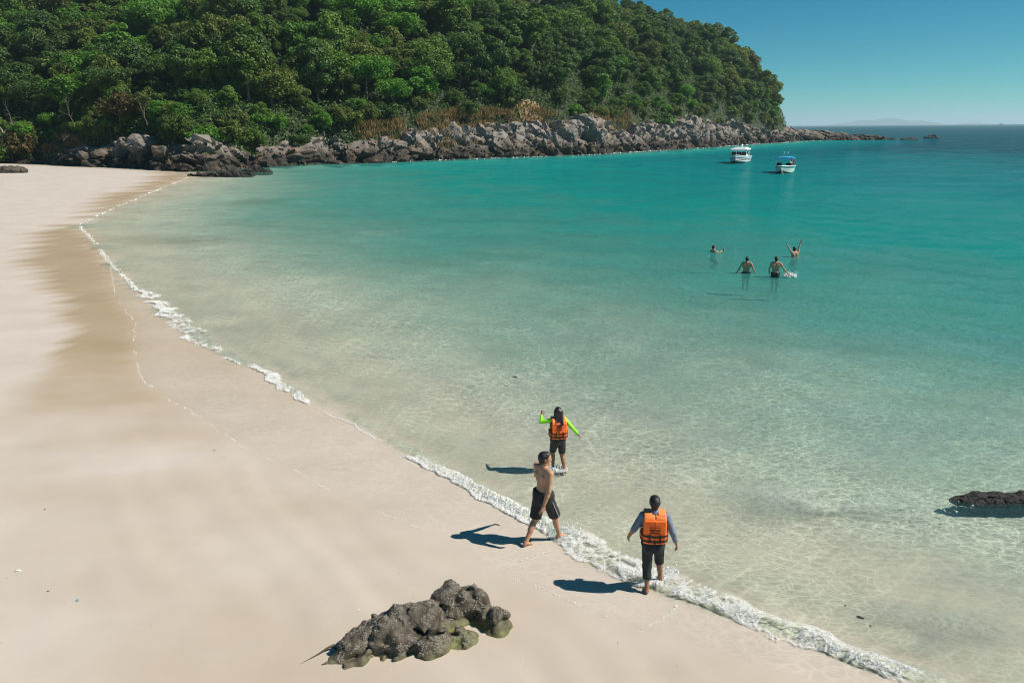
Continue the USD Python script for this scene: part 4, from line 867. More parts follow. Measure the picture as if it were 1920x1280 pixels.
# ------------------------------------------------------------------ the rock on the near sand
def sdf_grid(lo, hi, h):
    n = np.ceil((np.array(hi) - lo) / h).astype(int) + 1
    return np.stack(np.meshgrid(*[lo[k] + np.arange(n[k]) * h for k in range(3)], indexing='ij'), -1)
def smin(a, b, k):
    h = np.clip(0.5 + 0.5 * (b - a) / k, 0, 1); return b + (a - b) * h - k * h * (1 - h)
o0 = np.array([-1.35, 9.35, 0.0]); shift = np.array([-0.17, -0.27, 0.0]); ax = np.array([0.905, 0.425, 0]); ay = np.array([-0.425, 0.905, 0])
def rk(u, v): p = ground_at(u, v, 0.1) - o0; return float(p @ ax), float(p @ ay)
G = sdf_grid((-1.75, -0.95, -0.35), (1.75, 0.95, 1.0), 0.0235)
f = np.full(G.shape[:3], 9.0)
for (u, v_, h0, rx, ry, rz, tw, kk) in [
        (790, 1172, 0.10, 0.62, 0.40, 0.50, 0.1, .10), (720, 1196, 0.06, 0.50, 0.30, 0.34, 0.0, .10), (872, 1142, 0.20, 0.30, 0.27, 0.50, 0.3, .08), (905, 1135, 0.16, 0.22, 0.22, 0.40, 0.0, .06),
        (835, 1196, 0.06, 0.30, 0.26, 0.42, 0.5, .04), (775, 1205, 0.05, 0.22, 0.22, 0.36, 0.5, .03), (893, 1182, 0.03, 0.22, 0.20, 0.30, 0.2, .03), (950, 1150, 0.05, 0.22, 0.30, 0.28, 0.3, .05),
        (660, 1226, 0.02, 0.36, 0.20, 0.22, 0.0, .08), (712, 1226, 0.02, 0.17, 0.15, 0.27, 0.2, .03), (745, 1226, 0.0, 0.14, 0.13, 0.22, 0.0, .03), (668, 1250, 0.0, 0.24, 0.15, 0.19, 0.3, .05), (632, 1244, 0.0, 0.16, 0.12, 0.15, 0.0, .04),
        (676, 1262, -0.02, 0.12, 0.10, 0.14, 0.0, .03), (743, 1252, -0.03, 0.085, 0.08, 0.10, 0.0, .03), (790, 1236, -0.02, 0.22, 0.075, 0.10, 0.35, .03), (715, 1246, -0.02, 0.20, 0.10, 0.12, 0.1, .04)]:
    cx_, cy_ = rk(u, v_); kk = kk * 1.9 + 0.025; rx *= 1.14; q = G - [cx_, cy_, h0]; c_, s_ = math.cos(tw), math.sin(tw)
    e = np.sqrt(((q[..., 0] * c_ + q[..., 1] * s_) / rx) ** 2 + ((-q[..., 0] * s_ + q[..., 1] * c_) / ry) ** 2 + (q[..., 2] / rz) ** 2)
    f = smin(f, (e - 1) * min(rx, ry, rz), kk)
gn = G.reshape(-1, 3)
sel = np.abs(f.ravel()) < 0.2
nz = np.zeros(len(gn)); nz[sel] = (fbm(gn[sel] * 3.2, 4, 5) - 0.5) * 0.20 + (fbm(gn[sel] * 11, 3, 6) - 0.5) * 0.075
w1, e1 = worley(gn[sel] + (fbm(gn[sel] * 4, 2, 8) - .5)[:, None] * 0.3, (0.42, 0.30, 0.36), 77, 0.3)
nz[sel] += (1 - e1) * 0.07 * np.clip(gn[sel][:, 2] / 0.2, 0.1, 1) + w1 * 0.018
f = f + nz.reshape(f.shape)
rock = surface_nets(f, G[0, 0, 0], 0.0235)
R4 = np.eye(4); R4[:3, 0], R4[:3, 1] = ax, ay; R4[:3, 3] = o0 + shift + [0, 0, 0.05]
rock.apply_transform(R4)
M('near_rock_look', {'pos': ('geometry', {}), 'xyz': ('separate_xyz', {}), 'n': ('noise_texture', {'scale': 2.2, 'detail': 7.0, 'roughness': 0.65}), 'f': ('noise_texture', {'scale': 24.0, 'detail': 5.0, 'roughness': 0.7}),
    'za': ('math', {'math_type': 'multiply_add', 'value2': 0.55, 'value3': -0.30}), 'zb': ('math', {'math_type': 'add'}), 'zr': ('map_range', {'from_min': 0.02, 'from_max': 0.62, 'clamp': True}),
    'band': ('rgb_ramp', {'ramp': [(0.0, (0.13, 0.085, 0.030)), (0.10, (0.165, 0.155, 0.045)), (0.22, (0.110, 0.112, 0.045)), (0.36, (0.088, 0.072, 0.040)), (0.6, (0.060, 0.047, 0.031)), (1.0, (0.074, 0.060, 0.042))]}),
    'v': ('voronoi_texture', {'feature': 'f1', 'scale': 42.0}), 'vr': ('rgb_ramp', {'ramp': [(0.0, (1, 1, 1)), (0.20, (1, 1, 1)), (0.30, (0, 0, 0))]}), 'bn': ('rgb_ramp', {'ramp': [(0.46, (0, 0, 0)), (0.6, (1, 1, 1))]}),
    'vz': ('rgb_ramp', {'ramp': [(0.12, (0, 0, 0)), (0.36, (1, 1, 1))]}), 'm1': ('math', {'math_type': 'multiply'}), 'm2': ('math', {'math_type': 'multiply'}), 'm3': ('math', {'math_type': 'multiply', 'value2': 0.6}),
    'sp': ('mix', {'color2': (0.30, 0.275, 0.235)}), 'fr': ('map_range', {'from_min': 0.25, 'from_max': 0.75, 'to_min': 0.5, 'to_max': 1.5}), 'mu': ('mix', {'mix_type': 'multiply', 'fac': 1.0}),
    'bh': ('math', {'math_type': 'add'}), 'b': ('bump', {'strength': 0.8, 'distance': 0.018}), 'p': ('principled_bsdf', {'roughness': 0.6, 'specular_ior_level': 0.45})},
  [('pos.position', 'xyz.vector'), ('pos.position', 'n.vector'), ('pos.position', 'f.vector'), ('pos.position', 'v.vector'), ('n.fac', 'za.value1'), ('xyz.z', 'zb.value1'), ('za.value', 'zb.value2'), ('zb.value', 'zr.value'), ('zr.result', 'band.fac'), ('zr.result', 'vz.fac'),
   ('v.distance', 'vr.fac'), ('n.fac', 'bn.fac'), ('vr.color', 'm1.value1'), ('vz.color', 'm1.value2'), ('m1.value', 'm2.value1'), ('f.fac', 'm2.value2'), ('m2.value', 'm3.value1'), ('band.color', 'mu.color1'), ('f.fac', 'fr.value'), ('fr.result', 'mu.color2'),
   ('mu.color', 'sp.color1'), ('m2.value', 'sp.fac'), ('sp.color', 'p.base_color'), ('f.fac', 'bh.value1'), ('m1.value', 'bh.value2'), ('bh.value', 'b.height'), ('b.normal', 'p.normal')])
t = thing('beach_rock', 'big barnacled dark rock with green algae on the near sand', 'rock')
obj('stone', rock, 'near_rock_look', t, smooth=True)
# barnacles: little open cones on the upper part
rock.fix_normals() if not rock.is_winding_consistent else None
rbn = np.random.default_rng(3)
pts, fi = trimesh.sample.sample_surface(rock, 14000, seed=4)
fn = rock.face_normals[fi]
if (rock.face_normals[:, 2] * (rock.triangles_center[:, 2] - 0.2)).mean() < 0: fn = -fn
sel = (pts[:, 2] > 0.20 + 0.3 * (fbm(pts * 2.2, 3, 12) - 0.4)) & (fbm(pts * 7, 3, 13) > 0.47)
pts, fn = pts[sel][:5200], fn[sel][:5200]
n = len(pts); a_ = np.cross(fn, rbn.normal(size=(n, 3))); a_ /= np.linalg.norm(a_, axis=1, keepdims=True); b_ = np.cross(fn, a_); r_ = rbn.uniform(0.005, 0.013, n)[:, None]
ring = [pts + (a_ * math.cos(q) + b_ * math.sin(q)) * r_ for q in np.arange(5) * 2 * np.pi / 5]
v = np.stack(ring + [pts + fn * r_ * 0.9], 1).reshape(-1, 3); i_ = np.arange(n)[:, None] * 6
plain('barnacle_look', (0.23, 0.21, 0.18), 0.8, 0.45, 60.0)
obj('barnacles', (v, np.vstack([i_ + [k, (k + 1) % 5, 5] for k in range(5)])), 'barnacle_look', t, kind='stuff')
tail = ground_at(np.array([566, 583, 600, 615, 630]), np.array([1267, 1258, 1250, 1243, 1238]), 0.03); tail[:, 2] = [sand_at(*q[:2]) for q in tail]
obj('root', tube(tail + np.c_[np.zeros((5, 2)), [0.0, .01, .03, .06, .08]], [0.003, 0.006, 0.009, 0.013, 0.018], 7), 'near_rock_look', t, smooth=True)

# ------------------------------------------------------------------ foam
M('foam_look', {'p': ('principled_bsdf', {'base_color': (0.86, 0.86, 0.84), 'roughness': 0.4, 'specular_ior_level': 0.3}), 't': ('translucent_bsdf', {'color': (0.8, 0.82, 0.82)}), 'x': ('mix_closure', {'fac': 0.25})}, [('p.BSDF', 'x.closure1'), ('t.BSDF', 'x.closure2')], surface='x.closure')
M('foam_film_look', {'c': ('attribute', {'attribute': 'cover'}), 'pos': ('geometry', {}), 'n': ('noise_texture', {'scale': 42.0, 'detail': 5.0, 'roughness': 0.7}), 's': ('math', {'math_type': 'multiply_add', 'value2': 1.0}), 'h': ('math', {'math_type': 'multiply', 'value2': 0.5}), 'r': ('rgb_ramp', {'ramp': [(0.34, (0, 0, 0)), (0.46, (0.24,) * 3), (0.74, (0.78,) * 3)]}),
    'd': ('principled_bsdf', {'base_color': (0.84, 0.84, 0.82), 'roughness': 0.45}), 'b': ('bump', {'strength': 0.8, 'distance': 0.02}), 't': ('transparent_bsdf', {}), 'x': ('mix_closure', {})},
  [('pos.position', 'n.vector'), ('c.fac', 's.value1'), ('n.fac', 's.value3'), ('s.value', 'h.value1'), ('h.value', 'r.fac'), ('r.color', 'x.fac'), ('n.fac', 'b.height'), ('b.normal', 'd.normal'), ('t.BSDF', 'x.closure1'), ('d.BSDF', 'x.closure2')], surface='x.closure')
from scipy.interpolate import RegularGridInterpolator
water_z = RegularGridInterpolator((xs, ys), WZ, bounds_error=False, fill_value=0)
def resample(p, n):
    d = np.r_[0, np.cumsum(np.linalg.norm(np.diff(p, axis=0), axis=1))]; s_ = np.linspace(0, d[-1], n)
    return np.c_[np.interp(s_, d, p[:, 0]), np.interp(s_, d, p[:, 1])], d[-1]
ico = trimesh.creation.icosphere(0, 1.0); octa = (np.array([(1, 0, 0), (0, 1, 0), (0, 0, 1), (-1, 0, 0), (0, -1, 0), (0, 0, -1.0)]), np.array([(0, 1, 2), (1, 3, 2), (3, 4, 2), (4, 0, 2), (1, 0, 5), (3, 1, 5), (4, 3, 5), (0, 4, 5)]))
def beads(p, r, rng, shape=octa):
    V, Fc = np.array(shape[0]), np.array(shape[1]); n = len(p)
    q = rng.normal(size=(n, 3, 3)); q, _ = np.linalg.qr(q)
    v = p[:, None] + np.einsum('kj,nij->nki', V, q) * (r[:, None] * rng.uniform(0.6, 1.3, (n, 3)))[:, None]
    return v.reshape(-1, 3), (Fc[None] + (np.arange(n) * len(V))[:, None, None]).reshape(-1, 3)
def soften(p, n=3):
    p = np.array(p, float)
    for _ in range(n):
        q = np.empty((2 * len(p), 2)); q[0::2] = np.vstack([p[:1], 0.75 * p[1:] + 0.25 * p[:-1]]); q[1::2] = np.vstack([0.75 * p[:-1] + 0.25 * p[1:], p[-1:]]); p = q
    return p
def foam(label, lower, upper, n_beads, rad, seed, lift=0.04, cell=0.11, front=0.22, thr=0.0, NS=900, nw=48, rough=0.16, top=0.15):
    """A lacy sheet of foam between two traced edges, with bubbles standing on its thick places."""
    g = np.random.default_rng(seed)
    A, L = resample(gp(soften(lower)), NS); B, _ = resample(gp(soften(upper)), NS)
    ww = np.linspace(-0.35, 1.25, nw)
    wide = np.linalg.norm(B - A, axis=1)[:, None] + 0.05
    S = A[:, None] + (B - A)[:, None] * ww[None, :, None]
    z0_ = np.zeros(S.shape[:2] + (1,))
    P3 = lambda f_: np.concatenate([S * f_, z0_], -1)
    # the edges wander
    wv = ww[None] + (fbm(P3(1.6), 3, seed) - 0.5) * 0.9 * rough / np.maximum(wide, 0.15) * 1.6 + (fbm(P3(5.5), 3, seed + 1) - 0.5) * 0.5 * rough / np.maximum(wide, 0.15)
    wp = S + (np.stack([fbm(P3(2.5), 2, seed + 4), fbm(P3(2.5), 2, seed + 5)], -1) - 0.5) * cell * 3
    q = np.concatenate([wp, z0_], -1).reshape(-1, 3)
    lo, hi = q.min(0), q.max(0)
    def cells(c, sd):
        r_ = np.random.default_rng(sd); n_ = int((hi[0] - lo[0]) * (hi[1] - lo[1]) / c ** 2) + 10
        pts = np.c_[r_.uniform(lo[0], hi[0], n_), r_.uniform(lo[1], hi[1], n_), np.zeros(n_)]
        d, _ = cKDTree(pts).query(q, k=2); return ((d[:, 1] - d[:, 0]) / c).reshape(S.shape[:2])
    lace = np.clip(1 - cells(cell, seed + 6) * 2.6, 0, 1) * 0.7 + np.clip(1 - cells(cell * 0.45, seed + 7) * 2.2, 0, 1) * 0.45
    thick = np.exp(-np.maximum(wv, 0) / front) * 0.75 + (fbm(P3(1.3), 3, seed + 3) - 0.5) * 1.0 + np.exp(-((wv - 0.80) / 0.13) ** 2) * top + thr
    inside = np.clip(wv * 9, 0, 1) * np.clip((1.0 - wv) * 3.5, 0, 1)
    ends = np.clip(np.minimum(np.arange(NS), NS - 1 - np.arange(NS)) / (NS * 0.07), 0, 1)[:, None]
    cover = np.clip((lace * 0.9 + thick) * inside * ends + (inside * ends - 1) * 0.25, -0.3, 1.3)
    zz = water_z(S) + 0.007 + lift * np.clip(cover, 0, 1) ** 1.5 * (0.35 + 0.9 * fbm(P3(1.0 / max(cell * 0.5, .02)), 3, 9))
    o = obj('foam', (np.concatenate([S, zz[..., None]], -1).reshape(-1, 3), grid_faces(NS, nw)), 'foam_film_look', smooth=True, label=label, cat='foam', kind='stuff')
    primvar(o, 'cover', cover.ravel())
    w_ = np.clip(cover - 0.45, 0, 1).ravel() ** 1.2; w_ /= w_.sum()
    k = g.choice(len(w_), n_beads, p=w_)
    p = np.c_[S.reshape(-1, 2)[k] + g.normal(0, cell * 0.08, (n_beads, 2)), zz.ravel()[k] + np.abs(g.normal(0, 1, n_beads)) * lift * 0.28]
    obj('foam_bubbles', beads(p, np.minimum(rad * g.lognormal(0, 0.4, n_beads), 2.2 * rad), g), 'foam_look', smooth=True, label=label.replace('foam', 'bubbles and froth', 1), cat='foam', kind='stuff')
foam('white foam of the breaking wave from the walkers to the lower right corner', [(1026, 1004), (1060, 1038), (1120, 1070), (1200, 1097), (1235, 1116), (1300, 1138), (1400, 1178), (1500, 1217), (1600, 1252), (1720, 1292)], [(1062, 980), (1120, 998), (1180, 1030), (1260, 1068), (1330, 1096), (1400, 1122), (1480, 1152), (1560, 1190), (1660, 1236), (1790, 1288)], 9500, 0.0055, 1, lift=0.014, NS=1500, nw=72, cell=0.15, thr=-0.02, front=0.17, rough=0.3, top=0.42)
foam('narrow white foam line just left of the shirtless walker', [(752, 851), (800, 882), (850, 907), (900, 936), (950, 966), (990, 990), (1040, 1016)], [(768, 848), (812, 867), (872, 894), (922, 919), (972, 944), (1012, 968), (1062, 988)], 4500, 0.0055, 2, lift=0.022, front=0.4, thr=-0.05, rough=0.25)
foam('short white foam crest halfway along the wave front', [(455, 684), (500, 713), (540, 743), (585, 763)], [(470, 682), (520, 700), (560, 734), (590, 752)], 1600, 0.008, 3, lift=0.022, front=0.45, thr=-0.12, rough=0.45, NS=700, cell=0.2)
foam('broad lacy patch of foam where the wave spreads near the wet sand', [(240, 530), (300, 596), (340, 631), (380, 652), (425, 673)], [(258, 534), (314, 564), (362, 598), (384, 628), (428, 664)], 3000, 0.012, 4, lift=0.02, cell=0.34, front=0.28, thr=-0.22, rough=0.9)
def foam_line(label, pts, width, n, rad, seed, gaps=0.42):
    g = np.random.default_rng(seed); A, L = resample(gp(pts), 800)
    k = g.integers(0, 800, n * 3); p = A[k] + g.normal(0, width, (n * 3, 2)) + ((fbm(np.c_[A[k] * 2.2, k * 0], 3, seed) - .5) * 0.14)[:, None]
    okp = fbm(np.c_[A[k] * 1.6, k * 0], 3, seed + 1) > gaps; p = p[okp][:n]
    z = np.maximum(water_z(p), RegularGridInterpolator((xs, ys), SZ, bounds_error=False, fill_value=0)(p)) + 0.003
    obj('foam', beads(np.c_[p, z], rad * g.lognormal(0, 0.4, len(p)), g), 'foam_look', label=label, cat='foam', kind='stuff')
foam_line('thin foam line along the far bend of the shore', soften([(149, 424), (158, 435), (174, 450), (192, 476), (205, 490), (216, 505), (236, 522), (254, 545)]), 0.07, 900, 0.020, 5, 0.44)
foam_line('faint foam line at the top of the beach leading to the reef', soften([(149, 424), (184, 403), (228, 385), (298, 355), (352, 334)]), 0.10, 380, 0.035, 6, 0.48)
foam_line('dotted foam line left by the swash up the wet sand', [(206, 500), (210, 520), (216, 560), (255, 610), (251, 640), (256, 680), (266, 720), (310, 755), (360, 778), (415, 820), (455, 848)], 0.012, 650, 0.008, 11, 0.43)
foam_line('wisps of foam along the wave front between the lacy patch and the short crest', soften([(420, 670), (440, 678), (466, 690)]), 0.03, 320, 0.009, 16, 0.36)
foam_line('sparse bubbles along the clear wave front left of the narrow foam line', soften([(583, 762), (640, 786), (700, 818), (756, 850)]), 0.022, 650, 0.0065, 17, 0.40)
foam_line('sparse foam bubbles along the lower edge of the swash film', [(455, 848), (540, 886), (640, 940), (720, 975), (840, 1020), (930, 1080), (1010, 1110), (1100, 1152), (1200, 1190)], 0.012, 500, 0.006, 12, 0.5)
foam_line('thin curved foam arc on the wet sand below the walker in the orange vest', [(1186, 1196), (1215, 1180), (1245, 1162), (1262, 1146), (1270, 1134)], 0.004, 330, 0.005, 13, 0.3)
foam_line('small foam arc on the sand below the shirtless walker', [(974, 1058), (992, 1050), (1012, 1042), (1032, 1034)], 0.006, 200, 0.005, 14, 0.4)
foam_line('white water along the foot of the headland rocks', [(700, 305.6), (900, 297.8), (1100, 290.8), (1200, 284.8), (1300, 278.6), (1400, 271.6), (1480, 266.8), (1560, 263)], 0.5, 420, 0.14, 15, 0.56)
def splash(label, u, v_, z0, n, spread, height, rad, seed, drift=(0, 0)):
    g = np.random.default_rng(seed); c = ground_at(u, v_)
    a = g.uniform(0, 6.28, n); q = np.sqrt(g.uniform(0, 1, n)); hh = np.abs(g.normal(0, 1, n)) * (1 - q * 0.6) * height
    p = np.c_[c[0] + np.cos(a) * q * spread + drift[0] * hh, c[1] + np.sin(a) * q * spread * 0.8 + drift[1] * hh, z0 + hh * 0.7]
    r = rad * g.lognormal(0, 0.5, n) * np.clip(1.2 - hh / height * 0.3, 0.4, 1.2)
    obj('splash', beads(p, r, g), 'foam_look', label=label, cat='splash', kind='stuff')
splash('foaming splash around the front foot of the shirtless walker', 1058, 1003, 0.0, 1500, 0.32, 0.09, 0.007, 21, (0.6, 0.4))
splash('light spray thrown up in front of the shirtless walker', 1072, 994, 0.05, 160, 0.30, 0.24, 0.006, 26, (0.6, 0.3))
splash('splash trailing behind the wading figure in bright green sleeves', 1048, 880, 0.0, 420, 0.20, 0.09, 0.008, 22, (-0.5, -0.4))
splash('splash round the raised heel of the figure in the orange vest', 1252, 1076, 0.0, 600, 0.17, 0.08, 0.007, 23, (0.4, 0.3))
splash('small white splash at the right hand of the swimmer in dark trunks', 1479, 519, 0.02, 150, 0.32, 0.22, 0.026, 24, (0.6, 0))
splash('scattered foam flecks beside the wet rock at the right edge', 1760, 940, 0.0, 90, 0.7, 0.01, 0.009, 25)


# ------------------------------------------------------------------ people
plain('skin_tan', (0.40, 0.215, 0.125), 0.5, 0.08, 9.0, spec=0.4); plain('skin_brown', (0.27, 0.135, 0.075), 0.5, 0.08, 9.0, spec=0.4)
plain('hair_black', (0.007, 0.006, 0.006), 0.55, 0.4, 40.0); plain('hair_dark_brown', (0.020, 0.011, 0.008), 0.4, 0.5, 40.0)
plain('eye_white', (0.6, 0.58, 0.55), 0.3); plain('lip', (0.28, 0.10, 0.08), 0.5)
plain('shorts_cloth', (0.016, 0.015, 0.016), 0.8, 0.2, 12.0, bump=0.2); plain('shorts_trim', (0.30, 0.31, 0.34), 0.7, 0.1)
plain('pants_cloth', (0.006, 0.011, 0.014), 0.75, 0.3, 8.0, bump=0.3); plain('wet_pants', (0.005, 0.009, 0.012), 0.5, 0.2, 8.0)
plain('swim_black', (0.012, 0.013, 0.016), 0.5, 0.2)
plain('vest_orange', (1.0, 0.15, 0.008), 0.6, 0.10, 10.0, bump=0.25); plain('vest_yoke', (1.0, 0.25, 0.06), 0.5, 0.12, 10.0); plain('vest_seam', (0.45, 0.05, 0.006), 0.7); plain('vest_print', (0.03, 0.008, 0.004), 0.8); plain('webbing', (0.010, 0.008, 0.008), 0.7)
plain('shirt_grey_blue', (0.135, 0.165, 0.225), 0.85, 0.15, 14.0, bump=0.2); plain('sleeve_lime', (0.24, 0.72, 0.02), 0.6, 0.10, 12.0); plain('phone_white', (0.7, 0.7, 0.68), 0.3)

class Shape:
    """A smooth union of round cones on a grid; every bone touches only its own corner of the grid."""
    def __init__(s, lo, hi, h):
        s.lo = np.array(lo, float); s.h = h; s.n = np.ceil((np.array(hi) - s.lo) / h).astype(int) + 1; s.f = np.full(s.n, 1.0, np.float32)
    def _block(s, lo, hi):
        a = np.clip(np.floor((lo - s.lo) / s.h).astype(int), 0, s.n - 1); b = np.clip(np.ceil((hi - s.lo) / s.h).astype(int) + 1, 1, s.n)
        ax_ = [s.lo[k] + np.arange(a[k], b[k]) * s.h for k in range(3)]
        return tuple(slice(a[k], b[k]) for k in range(3)), np.stack(np.meshgrid(*ax_, indexing='ij'), -1)
    def cone(s, a, b, ra, rb, k=0.03, cut=None, squash=None):
        """squash = (direction, factor): thinner along that direction. cut = list of (point, normal): keep the side the normal points away from."""
        a, b = np.array(a, float), np.array(b, float); R_ = max(ra, rb) + k + 2 * s.h
        sl, p = s._block(np.minimum(a, b) - R_, np.maximum(a, b) + R_)
        if p.size == 0: return s
        d = b - a; t = np.clip(((p - a) @ d) / max(d @ d, 1e-9), 0, 1); q = p - a - t[..., None] * d; r = ra + (rb - ra) * t
        if squash is not None:
            n_ = np.array(squash[0], float); n_ /= np.linalg.norm(n_); q = q + (q @ n_)[..., None] * n_ * (1 / squash[1] - 1)
        e = np.sqrt((q * q).sum(-1)) - r
        for c_, n_ in (cut or []):
            n_ = np.array(n_, float); n_ = n_ / np.linalg.norm(n_); e = np.maximum(e, (p - np.array(c_)) @ n_)
        s.f[sl] = smin(s.f[sl], e, k) if k > 0 else np.minimum(s.f[sl], e)
        return s
    def trim(s, c_, n_):
        g_ = np.stack(np.meshgrid(*[s.lo[k] + np.arange(s.n[k]) * s.h for k in range(3)], indexing='ij'), -1)
        n_ = np.array(n_, float); n_ /= np.linalg.norm(n_); s.f = np.maximum(s.f, (g_ - np.array(c_)) @ n_); return s
    def mesh(s, wrinkle=0.0, seed=0, scale=14):
        f = s.f.copy()
        f[0], f[-1], f[:, 0], f[:, -1], f[:, :, 0], f[:, :, -1] = (1,) * 6
        m_ = surface_nets(f, s.lo, s.h)
        trimesh.smoothing.filter_taubin(m_, iterations=6)
        if wrinkle:
            m_.vertices = m_.vertices + m_.vertex_normals * ((fbm(m_.vertices * [scale, scale, scale * 1.7], 3, seed) - 0.5) * 2 * wrinkle)[:, None]
        return m_

def unit(v): v = np.array(v, float); return v / np.linalg.norm(v)
def add_hand(S, wrist, d, lat, palm, side, curl=0.5, size=1.0):
    """Palm, four fingers of unequal length and a thumb. d: direction of the forearm, lat: towards the thumb side, palm: way the palm faces."""
    d, lat, palm = unit(d), unit(lat), unit(palm); w = np.array(wrist, float)
    for o_ in (-0.024, -0.008, 0.008, 0.024):
        S.cone(w + lat * o_ * 0.7 * size, w + (d * 0.088 + lat * o_) * size, 0.017 * size, 0.0125 * size, 0.008)
    for o_, L in ((0.030, 0.068), (0.011, 0.078), (-0.009, 0.073), (-0.028, 0.056)):
        a = w + (d * 0.088 + lat * o_) * size; d1 = unit(d + palm * curl * 0.7 + lat * o_ * 4); b = a + d1 * L * 0.52 * size; d2 = unit(d1 + palm * curl * 1.1); c = b + d2 * L * 0.52 * size
        S.cone(a, b, 0.0092 * size, 0.0082 * size, 0.003); S.cone(b, c, 0.0082 * size, 0.0066 * size, 0.003)
    a = w + (d * 0.022 + lat * 0.026) * size; b = a + unit(d * 0.6 + lat * 0.8 + palm * 0.3) * 0.042 * size; c = b + unit(d * 0.9 + lat * 0.25 + palm * 0.35) * 0.034 * size
    S.cone(a, b, 0.0125 * size, 0.0105 * size, 0.006); S.cone(b, c, 0.0102 * size, 0.008 * size, 0.003)

def person(name, label, J, loc, heading, scale, skin, hair, clothes, h=0.0088, head_yaw=0.0, head_pitch=0.0, long_hair=False, female=False, hand=None, curl=0.55):
    """J: joints in metres, x to the right, y ahead, z up; the person faces heading (clockwise from +y)."""
    J = {k: np.array(v, float) for k, v in J.items()}
    t = thing(name, label, 'person', loc, -heading)
    xf = lambda m_: m_.apply_scale(scale)
    pts = np.array(list(J.values())); lo, hi = pts.min(0) - 0.26, pts.max(0) + 0.26
    S = Shape(lo, hi, h)
    pel, che, nec, head = J['pelvis'], J['chest'], J['neck'], J['head']
    sl, sr = J['shoulder_l'], J['shoulder_r']; hl, hr_ = J['hip_l'], J['hip_r']
    fwd = np.cross(np.array([0, 0, 1.0]), unit(sr - sl)); fwd = unit(fwd); fwd_p = unit(np.cross([0, 0, 1.0], unit(hr_ - hl)))
    sq = (fwd, 0.72); wsc = 0.9 if female else 1.0
    midS = (sl + sr) / 2; waist = pel * 0.52 + che * 0.48
    S.cone(midS + (sl - midS) * 0.62 - [0, 0, .05], midS + (sr - midS) * 0.62 - [0, 0, .05], 0.098 * wsc, 0.098 * wsc, 0.05, squash=sq)
    S.cone(che + (sl - midS) * 0.40, che + (sr - midS) * 0.40, 0.118 * wsc, 0.118 * wsc, 0.06, squash=sq)
    S.cone(waist + (sl - midS) * 0.26, waist + (sr - midS) * 0.26, 0.108 * wsc, 0.108 * wsc, 0.06, squash=sq)
    S.cone(pel + (hl - (hl + hr_) / 2) * 0.72, pel + (hr_ - (hl + hr_) / 2) * 0.72, 0.122, 0.122, 0.06, squash=(fwd_p, 0.85))
    for s_ in (-0.055, 0.055): S.cone(pel - fwd_p * 0.045 + unit(hr_ - hl) * s_ * 1.2 - [0, 0, .06], pel - fwd_p * 0.05 + unit(hr_ - hl) * s_ * 1.2 - [0, 0, .08], 0.085, 0.085, 0.05)   # seat
    S.cone(waist, che, 0.10, 0.11, 0.06, squash=sq); S.cone(pel, waist, 0.10, 0.10, 0.06, squash=sq)
    for s_ in (sl, sr):      # shoulder blades, trapezius
        S.cone(nec - [0, 0, .03], s_ + (nec - s_) * 0.12 + [0, 0, .01], 0.052, 0.045, 0.05)
        S.cone(che + (s_ - midS) * 0.5 - fwd * 0.065 + [0, 0, .07], che + (s_ - midS) * 0.42 - fwd * 0.06 - [0, 0, .02], 0.055, 0.04, 0.045)
    S.cone(nec - [0, 0, .05], head - [0, 0, .03], 0.060 * wsc, 0.056 * wsc, 0.03)
    ar = 0.88 if female else 1.0
    for s_ in 'lr':
        sh, el, wr = J['shoulder_' + s_], J['elbow_' + s_], J['wrist_' + s_]
        S.cone(sh, sh * 0.6 + el * 0.4, 0.062 * ar, 0.052 * ar, 0.035); S.cone(sh * 0.75 + el * 0.25, el, 0.050 * ar, 0.039 * ar, 0.02)
        mid = el * 0.68 + wr * 0.32; S.cone(el, mid, 0.040 * ar, 0.042 * ar, 0.015); S.cone(mid, wr, 0.041 * ar, 0.027 * ar, 0.015)
        d = unit(wr - el); lat = J.get('thumb_' + s_, fwd * 0.9); lat = unit(lat - (lat @ d) * d); palm = unit(np.cross(d, lat)) * (1 if s_ == 'r' else -1)
        pc = (sh + el) / 2
        if (che - wr) @ palm < 0: palm = -palm
        add_hand(S, wr + d * 0.012, d, lat, palm, s_, curl=(hand or {}).get(s_, curl), size=1.0 if not female else 0.92)
        hp, kn, an, toe = J['hip_' + s_], J['knee_' + s_], J['ankle_' + s_], J['toe_' + s_]
        S.cone(hp, kn, 0.092, 0.058, 0.05); S.cone(hp * 0.65 + kn * 0.35, kn, 0.080, 0.058, 0.03)
        d = unit(an - kn); back = unit(-np.array(unit(toe - an)) - (-np.array(unit(toe - an)) @ d) * d)
        S.cone(kn, an, 0.054, 0.036, 0.02); S.cone(kn * 0.78 + an * 0.22 + back * 0.018, kn * 0.55 + an * 0.45 + back * 0.018, 0.050, 0.046, 0.03)   # calf
        fd = unit((toe - an) * [1, 1, 1]); side_ = unit(np.cross(fd, [0, 0, 1.0])); heel = an - fd * 0.035 - [0, 0, .035]
        up_f = np.cross(side_, fd)
        S.cone(an, heel, 0.036, 0.031, 0.02); S.cone(an - up_f * .02 * 0, toe - fd * 0.05, 0.035, 0.026, 0.02)
        for o_, L, r_ in ((-0.026, .0, .0135), (-0.010, .004, .011), (0.004, .0, .0105), (0.017, -.007, .0100), (0.029, -.016, .0095)):
            o2 = o_ * (1 if s_ == 'r' else -1)
            S.cone(toe - fd * 0.06 + side_ * o2, toe + fd * L + side_ * o2 * 1.1, 0.020, r_, 0.006)
    # head
    cy_, sy_ = math.cos(head_yaw), math.sin(head_yaw); cp, sp = math.cos(head_pitch), math.sin(head_pitch)
